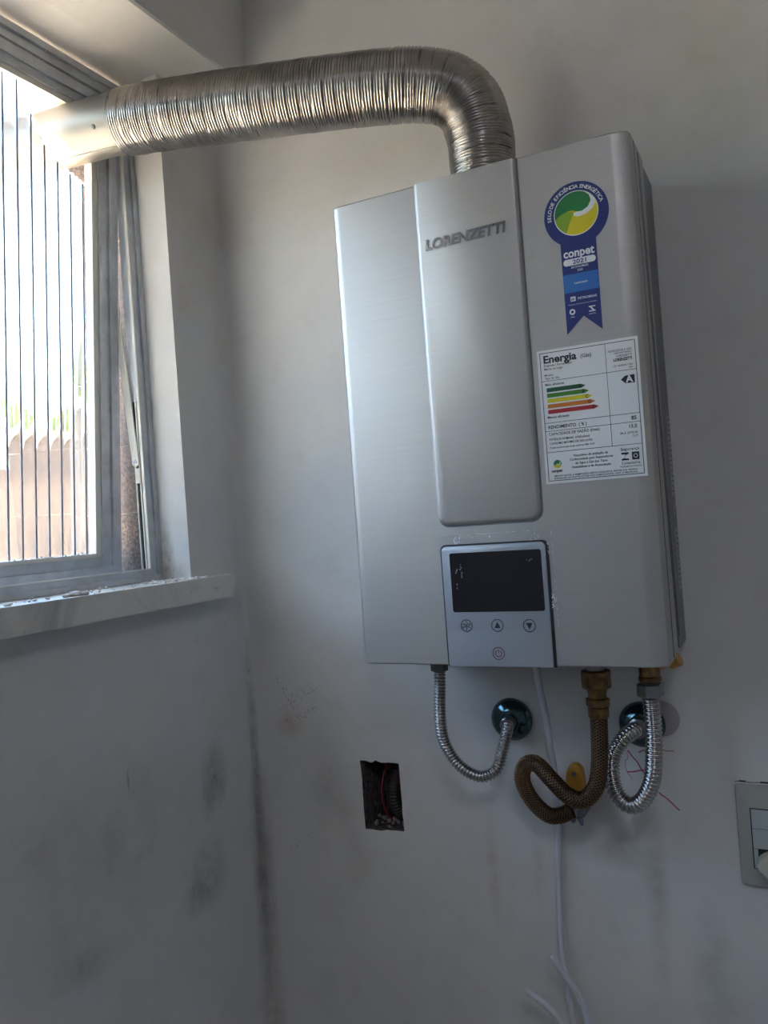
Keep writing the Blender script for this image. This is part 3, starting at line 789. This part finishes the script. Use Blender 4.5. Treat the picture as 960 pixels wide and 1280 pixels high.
# protective film with creases and scuffs
bm = bmesh.new(); nxf, nzf = 34, 30; G = []
for i in range(nxf + 1):
    row = []
    for j in range(nzf + 1):
        u, v_ = i / nxf, j / nzf
        x = 0.412 + 0.1355 * u + 0.002 * noise.noise((v_ * 6, 0, 3)) * (u > .98); z = 1.468 + 0.109 * v_
        y = YC - 0.0012 - 0.0010 * abs(noise.noise((u * 5, v_ * 4, 1))) - (0.0008 * max(0, noise.noise((u * 14, v_ * 3, 8))) if u > 0.9 or v_ > 0.9 else 0)
        row.append(bm.verts.new((x, y, z)))
    G.append(row)
for i in range(nxf):
    for j in range(nzf): bm.faces.new((G[i][j], G[i + 1][j], G[i + 1][j + 1], G[i][j + 1]))
film = tag(link('protective_film', bm, M_film, wh, smooth=True), label='creased clear film stuck over the control panel')
bm = bmesh.new(); q = random.Random(4); yS = YC - 0.0030
for (x, z, dx, dz, n, w) in ((0.437, 1.572, 0.004, 0.004, 12, .0009), (0.440, 1.538, 0.001, 0.010, 7, .0005), (0.434, 1.525, 0.001, 0.012, 5, .0004), (0.5445, 1.500, 0.0012, 0.007, 16, .0011), (0.527, 1.572, 0.006, 0.003, 5, .0005), (0.475, 1.574, 0.002, 0.002, 3, .0007), (0.522, 1.546, 0.006, 0.001, 3, .0003), (0.5425, 1.555, .001, .012, 5, .0005), (0.454, 1.5745, .012, .0008, 4, .0004)):
    for k in range(n):
        p = (x + q.uniform(-dx, dx), z + q.uniform(-dz, dz)); stroke(bm, [p, (p[0] + q.uniform(-.0015, .0015), p[1] + q.uniform(-.003, .003))], w, y=yS)
for a, b in (((0.5475, 1.470), (0.5475, 1.577)), ((0.412, 1.577), (0.5475, 1.577))):
    a, b = Vector(a), Vector(b); n = 34
    for k in range(n):
        if q.random() < 0.62:
            o_ = Vector((q.uniform(-.0004, .0004), q.uniform(-.0004, .0004))); stroke(bm, [a.lerp(b, k / n) + o_, a.lerp(b, (k + 0.9) / n) + o_], q.choice((.00025, .0004)), y=yS)
tag(link('film_scuffs', bm, M_scuff, film), kind='stuff')

# efficiency seal: round badge with a swallow-tail ribbon
BX, BZ, BR = 0.5985, 1.9115, 0.0345
Yb = YF - 0.0004
ang = math.asin(0.0190 / BR)
pts = [(BX + BR * cos(a), BZ + BR * sin(a)) for a in [(-pi / 2 + ang) + (2 * pi - 2 * ang) * k / 56 for k in range(57)]]
pts += [(BX - 0.0188, 1.785), (BX, 1.8025), (BX + 0.0188, 1.785)]
badge = tag(link('seal_sticker', plate(pts, Yb, 0.0003), M_navy, wh), label='dark blue round seal sticker with a swallow-tail ribbon')
link('white_disc', plate(disc(BX, BZ + 0.001, 0.0238, 56), Yb - 0.0002), M_white, badge)
R_ = 0.0229; cz_ = BZ + 0.001
link('yellow_field', plate(disc(BX, cz_, R_, 56), Yb - 0.0003), M_yellow, badge)
bm = bmesh.new()      # lime crescent on the left
pts = [(BX + R_ * cos(a), cz_ + R_ * sin(a)) for a in [radians(150 + 90 * k / 20) for k in range(21)]] + [(BX - 0.006, cz_ - 0.006), (BX - 0.002, cz_ + 0.001), (BX - 0.012, cz_ + 0.004)]
link('lime_field', plate(pts, Yb - 0.0004), M_lime, badge)
pts = [(BX + R_ * cos(a), cz_ + R_ * sin(a)) for a in [radians(62 + 126 * k / 24) for k in range(25)]]
pts += [(BX - 0.017, cz_ + 0.001), (BX - 0.009, cz_ + 0.0035), (BX - 0.003, cz_ + 0.0035), (BX + 0.0005, cz_ + 0.0012), (BX + 0.006, cz_ + 0.0005), (BX + 0.0125, cz_ + 0.0035), (BX + 0.0165, cz_ + 0.009), (BX + 0.0165, cz_ + 0.0145)]
link('green_field', plate(pts, Yb - 0.0005), M_green, badge)
top = [(BX + 0.0095, cz_ + 0.0213), (BX + 0.0150, cz_ + 0.0165), (BX + 0.0165, cz_ + 0.010), (BX + 0.013, cz_ + 0.004), (BX + 0.0065, cz_ + 0.0008), (BX + 0.001, cz_ + 0.0012), (BX - 0.0022, cz_ + 0.0005), (BX - 0.0025, cz_ - 0.0025), (BX + 0.002, cz_ - 0.0045), (BX + 0.010, cz_ - 0.0035), (BX + 0.0175, cz_ + 0.001), (BX + 0.0215, cz_ + 0.007), (BX + 0.0215, cz_ + 0.0095), (BX + 0.0175, cz_ + 0.0158)]
link('white_swirl', plate(top, Yb - 0.0006), M_white, badge)
link('blue_band', plate([(BX - 0.01885, 1.829), (BX + 0.01885, 1.829), (BX + 0.01885, 1.8485), (BX - 0.01885, 1.8485)], Yb - 0.0002), M_mid, badge)
bm = bmesh.new(); s = 'SELO DE EFICIÊNCIA ENERGÉTICA'; yT = Yb - 0.0003
wts = [0.55 if ch == ' ' else (0.45 if ch in 'I' else 0.95) for ch in s]; tot = sum(wts); acc = 0
for ch, wt in zip(s, wts):
    a = radians(188) - radians(174) * (acc + wt / 2) / tot; acc += wt
    if ch != ' ': text_into(bm, ch, BX + 0.0268 * cos(a), BZ + 0.0005 + 0.0268 * sin(a), 0.0056, yT, 'CENTER', 0.02, rot=a - pi / 2)
text_into(bm, 'conpet', BX, 1.8668, 0.0125, yT, 'CENTER', 0.03, 0.033)
link('year_pill', plate(rrect(BX - 0.0172, BX + 0.0172, 1.8578, 1.8648, 0.0032), yT), M_white, badge)
text_into(bm, 'ECONOMIZE', BX, 1.8545, 0.0032, yT, 'CENTER', 0.01, 0.018); text_into(bm, 'GÁS', BX, 1.8508, 0.0032, yT, 'CENTER', 0.01)
text_into(bm, 'Lorenzetti', BX, 1.8375, 0.0034, yT - 0.0002, 'CENTER', 0.01, 0.0135)
link('logo_square', plate([(BX - 0.0125, 1.8195), (BX - 0.0070, 1.8195), (BX - 0.0070, 1.8245), (BX - 0.0125, 1.8245)], yT), M_white, badge)
text_into(bm, 'PETROBRAS', BX + 0.0055, 1.8205, 0.0034, yT, 'CENTER', 0.02, 0.020)
text_into(bm, 'Programa Nacional de Racionalização', BX, 1.8155, 0.0017, yT, 'CENTER', 0.0, 0.030)
ring_bm(bm, BX - 0.0115, 1.8083, 0.0016, 0.0032, yT, n=12); text_into(bm, 'MME', BX - 0.0115, 1.8020, 0.0022, yT)
for pts in (((-.0035, .003), (.0035, .003), (.0035, .0018), (-.0035, .0018)), ((-.0035, -.003), (.0035, -.003), (.0035, -.0018), (-.0035, -.0018)), ((-.0025, .0018), (-.0005, .0018), (.0025, -.0018), (.0005, -.0018))):
    link('logo_bar', plate([(BX + 0.0095 + a, 1.8085 + b) for a, b in pts], yT), M_white, badge)
text_into(bm, 'INMETRO', BX + 0.0095, 1.8025, 0.0018, yT)
tag(link('white_print', bm, M_white, badge), kind='stuff')
bm = bmesh.new(); text_into(bm, '2021', BX, 1.8590, 0.0064, yT - 0.0003, 'CENTER', 0.02, 0.0145); text_into(bm, 'BR', BX - 0.00975, 1.8205, 0.0035, yT - 0.0002, 'CENTER', 0.02)
tag(link('year_print', bm, M_navy, badge), kind='stuff')

# energy label
EX0, EX1, EZ0, EZ1 = 0.5448, 0.6518, 1.6265, 1.7722
EW, EH = EX1 - EX0, EZ1 - EZ0
el = tag(link('energy_label', plate([(EX0, EZ0), (EX1, EZ0), (EX1, EZ1), (EX0, EZ1)], YF - 0.0026, 0.0003), M_white, wh), label='white printed energy label with coloured efficiency arrows')
# the label bridges the bevelled edge: keep it on the flat, backed by the cover
for v_ in el.data.vertices: v_.co.y += 0.0022
YE = YF - 0.0004; y1_ = YE - 0.0002
def U(u): return EX0 + EW * u
def V(v_): return EZ1 - EH * v_
bm = bmesh.new()
def ln(u0, v0, u1, v1, w=0.0005): stroke(bm, [(U(u0), V(v0)), (U(u1), V(v1))], w, y=y1_)
for a in ((.03, .022, .97, .022), (.97, .022, .97, .978), (.97, .978, .03, .978), (.03, .978, .03, .022)): ln(*a, w=0.0007)
for v_ in (.232, .545, .607): ln(.03, v_, .97, v_)
ln(.03, .765, .97, .765); ln(.685, .022, .685, .765)
def tx(s, u, v_, size, al='LEFT', b=0.012, w=None, yy=None, into=None): text_into(into or bm, s, U(u), V(v_), size, yy or y1_, al, b, w)
tx('Energia', .065, .098, .0115, b=.03, w=.036); tx('(Gás)', .44, .095, .0058, w=.0115)
tx('Empresa / Fornecedor', .065, .125, .0034); tx('Marca ou Logo', .065, .150, .0034)
tx('Modelo', .065, .196, .0032); tx('Tipo de Gás', .065, .220, .0032)
tx('Mais eficiente', .065, .268, .0037, b=.02, w=.0205); tx('Menos eficiente', .065, .512, .0037, b=.02, w=.0235)
tx('AQUECEDOR A GÁS', .935, .090, .0030, 'RIGHT', .01, .0245); tx('INSTANTÂNEO', .935, .108, .0026, 'RIGHT'); tx('LORENZETTI', .935, .132, .0033, 'RIGHT', w=.016)
tx('LORENZETTI', .935, .160, .0042, 'RIGHT', .05, .0190); tx('LZ 1600DE-I GN', .935, .200, .0028, 'RIGHT', w=.0195); tx('GN', .935, .220, .0026, 'RIGHT')
tx('RENDIMENTO  ( % )', .065, .590, .0050, b=.02, w=.0415); tx('85', .935, .590, .0055, 'RIGHT', .03)
tx('CAPACIDADE DE VAZÃO (l/min)', .065, .640, .0042, w=.0545); tx('15,0', .935, .648, .0052, 'RIGHT', .02)
tx('POTÊNCIA NOMINAL  kW(kcal/min)', .065, .678, .0034, w=.0435); tx('CONSUMO MÁXIMO DE GÁS (m³/h)', .065, .708, .0034, w=.046)
tx('Pressão de alimentação de gás conforme NBR 13103', .065, .738, .0026, w=.048); tx('26,2 (375,0)', .935, .688, .0032, 'RIGHT', w=.018); tx('2,19', .935, .712, .0030, 'RIGHT')
for i, s in enumerate(('Requisitos de avaliação da', 'Conformidade para Aquecedores', 'de Água a Gás dos Tipos', 'Instantâneo e de Acumulação')):
    tx(s, .47, .812 + .0285 * i, .0036, 'CENTER', .015, (.036, .0455, .034, .041)[i])
tx('Segurança', .85, .806, .0044, 'CENTER', .01, .019); tx('Compulsória', .85, .905, .0040, 'CENTER', .01, .019); tx('PROGRAMA DE AVALIAÇÃO', .85, .925, .0020, 'CENTER', .02, .022)
tx('conpet', .12, .915, .0045, 'CENTER', .03, .012)
tx('IMPORTANTE: A REMOÇÃO DESTA ETIQUETA ANTES DA VENDA', .50, .950, .0024, 'CENTER', .02, .088); tx('INFRINGE AS INSTRUÇÕES DO FABRICANTE. LEIA O MANUAL', .50, .968, .0024, 'CENTER', .02, .088)
# A marker, icons
def ep(pts, b=None, yy=None): return plate([(U(u), V(v_)) for u, v_ in pts], yy or y1_, bm=b)
ep(((.815, .297), (.855, .272), (.945, .268), (.945, .328), (.855, .326)), bm)
ep(((.765, .820), (.835, .820), (.835, .832), (.815, .836), (.79, .862), (.835, .866), (.835, .876), (.765, .876), (.765, .866), (.785, .862), (.81, .836), (.765, .832)), bm)
ep(((.865, .820), (.935, .820), (.935, .876), (.865, .876)), bm)
link('black_print', bm, M_ink, el)
for i, (v_, ue, cc, nm) in enumerate(((.300, .47, (.01, .085, .03), 'A'), (.341, .50, (.045, .20, .02), 'B'), (.381, .53, (.62, .52, .01), 'C'), (.422, .555, (.55, .17, .02), 'D'), (.463, .585, (.42, .02, .03), 'E'))):
    h = .0155
    a = link('arrow_bar', ep(((.075, v_ - h), (ue - .045, v_ - h), (ue, v_), (ue - .045, v_ + h), (.075, v_ + h))), mat('arrow_' + nm, cc, 0.45), el)
    b2 = bmesh.new(); 
bm = bmesh.new()
for v_, ue, s in ((.300, .47, 'A'), (.341, .50, 'B'), (.381, .53, 'C'), (.422, .555, 'D'), (.463, .585, 'E')): tx(s, ue - .055, v_ + .011, .0045, 'CENTER', .03, yy=y1_ - .0002)
link('bar_letters', bm, M_ink, el)
bm = bmesh.new(); text_into(bm, 'A', U(.895), V(.320), .0098, y1_ - .0002, 'CENTER', .04); ring_bm(bm, U(.900), V(.848), .0016, .0022, y1_ - .0002, n=16)
tag(link('white_print', bm, M_white, el), kind='stuff')
cxl, czl = U(.13), V(.855)
link('logo_disc', plate(disc(cxl, czl, .0044, 28), y1_), M_green, el)
bm = plate([(cxl + .0044 * cos(a), czl + .0044 * sin(a)) for a in [radians(190 + 160 * k / 16) for k in range(17)]], y1_ - .0002); link('logo_base', bm, M_yellow, el)
bm = bmesh.new(); ring_bm(bm, cxl + .001, czl + .001, .0014, .0022, y1_ - .0003, radians(200), radians(400), 16); link('logo_swirl', bm, M_white, el)

# bottom fittings of the heater
bm = bmesh.new(); lathe(bm, (0.366, -0.09, Z0 + 0.001), (0, 0, -1), [(0, 0.0068), (0.012, 0.0068), (0.0125, 0.0095), (0.013, 0.0095)], 24); link('gas_spigot', bm, M_rear, wh, smooth=0.6)
bm = bmesh.new(); lathe(bm, (0.564, -0.09, Z0 + 0.001), (0, 0, -1), [(0, 0.0125), (0.016, 0.0125), (0.016, 0.0108), (0.02, 0.0108)], 28); link('water_spigot', bm, M_nut, wh, smooth=0.6)
bm = bmesh.new(); lathe(bm, (0.625, -0.09, Z0 + 0.001), (0, 0, -1), [(0, 0.0118), (0.026, 0.0118), (0.027, 0.0128), (0.031, 0.0128)], 28); link('brass_spigot', bm, M_brass, wh, smooth=0.6)
bm = bmesh.new(); d_ = Vector((0.75, -0.15, 0.35)); lathe(bm, (0.640, -0.11, 1.416), d_, [(0, 0.0035), (0.012, 0.0035), (0.012, 0.0075), (0.024, 0.0078), (0.024, 0.006)], 12); link('drain_plug', bm, mat('bright_brass', (0.62, 0.36, 0.10), 0.35, 0.9), wh)
link('bottom_tray', boxes((X0 + 0.012, X1 - 0.012, -0.155, -0.01, Z0 - 0.0015, Z0 + 0.003)), M_rear, wh)

# ------------------------------------------------------------------ hoses
def flange(name_pt, label, rot=0):
    x, z = name_pt
    bm = bmesh.new()
    lathe(bm, (x, 0.0, z), (0, -1, 0), [(0, 0.0275), (0.002, 0.0285), (0.006, 0.0275), (0.011, 0.0225), (0.0145, 0.0150), (0.0155, 0.0115), (0.0145, 0.0098)], 48)
    return tag(link('wall_flange', bm, M_teal, smooth=0.9), label, 'flange', None)
flange((0.428, 1.322), 'dark chromed round wall flange behind the left steel hose')
flange((0.597, 1.323), 'dark chromed round wall flange behind the right steel hose loop')
bm = bmesh.new(); lathe(bm, (0.620, 0.0, 1.331), (0, -1, 0), [(0, 0.022), (0.002, 0.022), (0.003, 0.020)], 40)
tag(link('blanking_disc', bm, mat('faded_grey', (0.36, 0.33, 0.36), 0.6), smooth=0.6), 'faded grey disc on the wall behind the right hose', 'cover plate')

def corrugated(name, pts, r, p, label, cat='hose'):
    root = tag(empty(name, pts[0]), label, cat)
    P_ = spline(pts, p / 8)
    bm = bmesh.new(); sweep(bm, P_, lambda i, a: r - 0.0029 + 0.0030 * abs(cos(pi * i / 8)) ** 0.6, 24)
    link('corrugated_tube', bm, M_hose, root, smooth=True)
    return root, P_
def hexnut(bm, c, d, r, h, off=0.0):
    c = Vector(c); d = Vector(d).normalized(); lathe(bm, c - d * h / 2, d, [(0, r * 0.92), (h * 0.08, r), (h * 0.92, r), (h, r * 0.92)], 6, rot=off)
hA, PA = corrugated('gas_hose', [(0.366, -0.09, 1.402), (0.365, -0.09, 1.385), (0.362, -0.09, 1.340), (0.3645, -0.086, 1.308), (0.380, -0.08, 1.280), (0.403, -0.07, 1.2645), (0.4205, -0.058, 1.271), (0.4265, -0.046, 1.292), (0.430, -0.032, 1.313), (0.4285, -0.012, 1.322)], 0.0078, 0.0042, 'thin corrugated steel hose hanging in a U from the heater left side')
bm = bmesh.new(); hexnut(bm, (0.366, -0.09, 1.408), (0, 0, 1), 0.0112, 0.010, 0.3); link('hex_nut', bm, M_rear, hA)
bm = bmesh.new(); lathe(bm, (0.4285, -0.0145, 1.321), (0.0, -1, -0.1), [(0, 0.0095), (0.012, 0.0095), (0.013, 0.0082)], 20); link('collar', bm, M_nut, hA, smooth=0.6)
hB, PB = corrugated('hot_water_hose', [(0.624, -0.09, 1.376), (0.6245, -0.09, 1.355), (0.6235, -0.09, 1.318), (0.6175, -0.085, 1.279), (0.602, -0.08, 1.2525), (0.585, -0.076, 1.2475), (0.5715, -0.07, 1.264), (0.569, -0.06, 1.294), (0.5805, -0.047, 1.315), (0.592, -0.03, 1.3225), (0.597, -0.012, 1.323)], 0.0098, 0.0048, 'thick corrugated steel hose forming a loop under the heater right side')
bm = bmesh.new(); hexnut(bm, (0.6245, -0.09, 1.386), (0, 0, 1), 0.0152, 0.015, 0.35); link('hex_nut', bm, M_nut, hB)
bm = bmesh.new(); lathe(bm, (0.597, -0.0145, 1.323), (-0.1, -1, 0), [(0, 0.0125), (0.012, 0.0125), (0.013, 0.0100)], 20); link('collar', bm, M_nut, hB, smooth=0.6)

hC = tag(empty('braided_hose', (0.563, -0.09, 1.36)), 'bronze braided hose looping down from the brass union to the wall valve', 'hose')
CP = [(0.564, -0.09, 1.366), (0.5635, -0.09, 1.345), (0.561, -0.09, 1.300), (0.556, -0.094, 1.273), (0.541, -0.098, 1.2565), (0.522, -0.098, 1.260), (0.503, -0.093, 1.275), (0.481, -0.08, 1.289), (0.4625, -0.068, 1.281), (0.455, -0.058, 1.258), (0.4635, -0.05, 1.232), (0.480, -0.044, 1.214), (0.495, -0.04, 1.213), (0.509, -0.036, 1.219)]
PC = spline(CP, 0.0015); bm = bmesh.new(); sweep(bm, PC, 0.0093, 20); link('rubber_core', bm, M_braidcore, hC, smooth=True)
T3, N3, B3 = frames(PC)
bm = bmesh.new()
for dr in (1, -1):
    for k in range(10):
        pts = []
        for i in range(len(PC)):
            a = 2 * pi * k / 10 + dr * 2 * pi * i * 0.0015 / 0.036
            rr_ = 0.00975 + dr * 0.0 + 0.00035 * sin(10 * a + (pi if dr < 0 else 0))
            pts.append((PC[i], N3[i] * cos(a) + B3[i] * sin(a), rr_, -N3[i] * sin(a) + B3[i] * cos(a)))
        prev = None
        for (c, n, r, tg) in pts:
            w = 0.00085
            cur = [bm.verts.new(c + n * (r - 0.0004) + tg * w), bm.verts.new(c + n * (r + 0.00035) + tg * w * 0.5), bm.verts.new(c + n * (r + 0.00035) - tg * w * 0.5), bm.verts.new(c + n * (r - 0.0004) - tg * w)]
            if prev:
                for j in range(3): bm.faces.new((prev[j], prev[j + 1], cur[j + 1], cur[j]))
            prev = cur
link('wire_braid', bm, M_braid, hC, smooth=True)
bm = bmesh.new(); hexnut(bm, (0.564, -0.09, 1.397), (0, 0, 1), 0.0170, 0.022, 0.25); lathe(bm, (0.564, -0.09, 1.386), (0, 0, -1), [(0, 0.0125), (0.006, 0.0105), (0.012, 0.0105)], 24)
link('union_nut', bm, M_brass, hC)
bm = bmesh.new(); hexnut(bm, (0.564, -0.09, 1.370), (0, 0, 1), 0.0138, 0.010, 0.1); lathe(bm, (0.564, -0.09, 1.364), (0, 0, -1), [(0, 0.0120), (0.011, 0.0120), (0.012, 0.0105)], 24)
link('ferrule', bm, M_brass, hC)

# gas valve on the wall
gv = tag(empty('gas_valve', (0.514, 0.0, 1.219)), 'small wall gas valve with an amber yellow lever behind the braided hose', 'valve')
bm = bmesh.new(); lathe(bm, (0.516, 0.0, 1.222), (0, -1, 0), [(0, 0.011), (0.008, 0.011), (0.010, 0.013), (0.036, 0.013), (0.038, 0.009)], 24); link('valve_body', bm, M_rear, gv, smooth=0.6)
bm = bmesh.new(); sweep(bm, [Vector(p) for p in ((0.507, -0.036, 1.217), (0.514, -0.026, 1.221), (0.520, -0.02, 1.224))], 0.0105, 6); link('swivel_nut', bm, M_nut, gv)
bm = bmesh.new()
pts = [(0.5095, 1.240), (0.507, 1.256), (0.509, 1.272), (0.515, 1.2815), (0.523, 1.282), (0.529, 1.276), (0.531, 1.258), (0.530, 1.240), (0.524, 1.231), (0.514, 1.231)]
f = bm.faces.new([bm.verts.new((a, -0.050, b)) for a, b in pts]); g = bmesh.ops.extrude_face_region(bm, geom=[f]); bmesh.ops.translate(bm, verts=[v_ for v_ in g['geom'] if isinstance(v_, bmesh.types.BMVert)], vec=(0, 0.014, 0)); bmesh.ops.recalc_face_normals(bm, faces=bm.faces)
link('lever', bm, M_handle, gv, bevel=0.003, smooth=0.7)
bm = bmesh.new(); lathe(bm, (0.519, -0.049, 1.270), (0, -1, 0), [(0, 0.003), (0.0022, 0.003)], 12); link('lever_screw', bm, M_rear, gv)
bm = bmesh.new(); lathe(bm, (0.518, -0.036, 1.243), (0, 1, 0), [(0, 0.006), (0.02, 0.006)], 12); bm.verts.ensure_lookup_table(); link('stem', bm, M_brass, gv)
bm = bmesh.new(); sweep(bm, spline([(0.512, -0.02, 1.214), (0.514, -0.022, 1.204), (0.517, -0.02, 1.196)], 0.003), lambda i, a: 0.0022, 8); sweep(bm, spline([(0.507, -0.02, 1.213), (0.505, -0.021, 1.203), (0.507, -0.02, 1.199)], 0.003), lambda i, a: 0.003, 8)
link('thread_tape', bm, mat('blue_grey_tape', (0.16, 0.22, 0.34), 0.5), gv, smooth=True)

# power cord
cd = tag(empty('power_cord', (0.489, -0.08, Z0)), 'thin white power cord hanging from the heater down the wall', 'cord')
bm = bmesh.new(); sweep(bm, spline([(0.489, -0.082, Z0 - 0.002), (0.4895, -0.07, 1.38), (0.489, -0.05, 1.34), (0.4875, -0.034, 1.300), (0.485, -0.016, 1.261), (0.482, -0.0065, 1.19), (0.477, -0.0065, 1.117), (0.4755, -0.010, 1.035), (0.481, -0.015, 0.976), (0.4855, -0.018, 0.937), (0.491, -0.022, 0.88), (0.494, -0.024, 0.82)], 0.004), 0.0040, 14); link('sheath', bm, M_cord, cd, smooth=True)
for pts in ([(0.475, -0.060, 1.043), (0.486, -0.050, 1.018), (0.500, -0.042, 0.993), (0.5085, -0.038, 0.966), (0.507, -0.035, 0.925), (0.499, -0.030, 0.87), (0.494, -0.024, 0.82)], [(0.439, -0.060, 0.994), (0.455, -0.055, 0.981), (0.4725, -0.050, 0.963), (0.484, -0.04, 0.932), (0.490, -0.03, 0.87), (0.494, -0.024, 0.82)]):
    bm = bmesh.new(); P_ = spline(pts, 0.004); n = len(P_); sweep(bm, P_, lambda i, a: 0.0043 * (0.55 if i == 0 else 0.88 if i == 1 else 1), 14)
    tag(link('loose_end', bm, M_cord, cd, smooth=True), label='blunt loose end of white cable curling upward')

# ------------------------------------------------------------------ switch plate
sw = tag(empty('switch_plate', (0.737, 0.0, 1.138)), 'beige wall plate with stacked modules at the right edge', 'switch plate')
bm = plate(rrect(0.699, 0.775, 1.1385, 1.2575, 0.004), -0.007, 0.007); link('cover_plate', bm, M_plastic, sw, bevel=0.002, smooth=0.6)
link('module_gap', boxes((0.7135, 0.7605, -0.0076, -0.0068, 1.160, 1.231)), M_dark, sw)
for a, b in ((1.2082, 1.230), (1.1846, 1.2072)):
    link('blank_module', boxes((0.7148, 0.7595, -0.0095, -0.0072, a, b)), M_module, sw, bevel=0.0006)
link('socket_module', boxes((0.7148, 0.7595, -0.0088, -0.0072, 1.161, 1.1836)), M_module, sw, bevel=0.0006)
bm = bmesh.new()
pts = [(0.7185, 1.166), (0.7175, 1.172), (0.722, 1.179), (0.730, 1.1835), (0.752, 1.1835), (0.757, 1.176), (0.757, 1.150), (0.742, 1.142)]
f = bm.faces.new([bm.verts.new((a, -0.026, b)) for a, b in pts]); g = bmesh.ops.extrude_face_region(bm, geom=[f]); bmesh.ops.translate(bm, verts=[v_ for v_ in g['geom'] if isinstance(v_, bmesh.types.BMVert)], vec=(0, 0.0175, 0)); bmesh.ops.recalc_face_normals(bm, faces=bm.faces)
pl = tag(link('plug', bm, M_wedge, bevel=0.003, smooth=0.6), 'cream rounded plug pushed into the beige wall plate', 'plug')
link('plug_edge', boxes((0.7195, 0.756, -0.0092, -0.0086, 1.160, 1.1850)), M_dark, sw)
# crack line above the plate
bm = bmesh.new(); stroke(bm, [(0.699, 1.2592), (0.706, 1.2602), (0.716, 1.2590), (0.731, 1.2600), (0.76, 1.2595)], 0.0008, y=-0.0004); stroke(bm, [(0.704, 1.2600), (0.711, 1.2600)], 0.0020, y=-0.0005); stroke(bm, [(0.727, 1.2600), (0.74, 1.2600)], 0.0020, y=-0.0005)
tag(link('chipped_line', bm, M_dark, wb_), label='dark chipped gap above the switch plate')
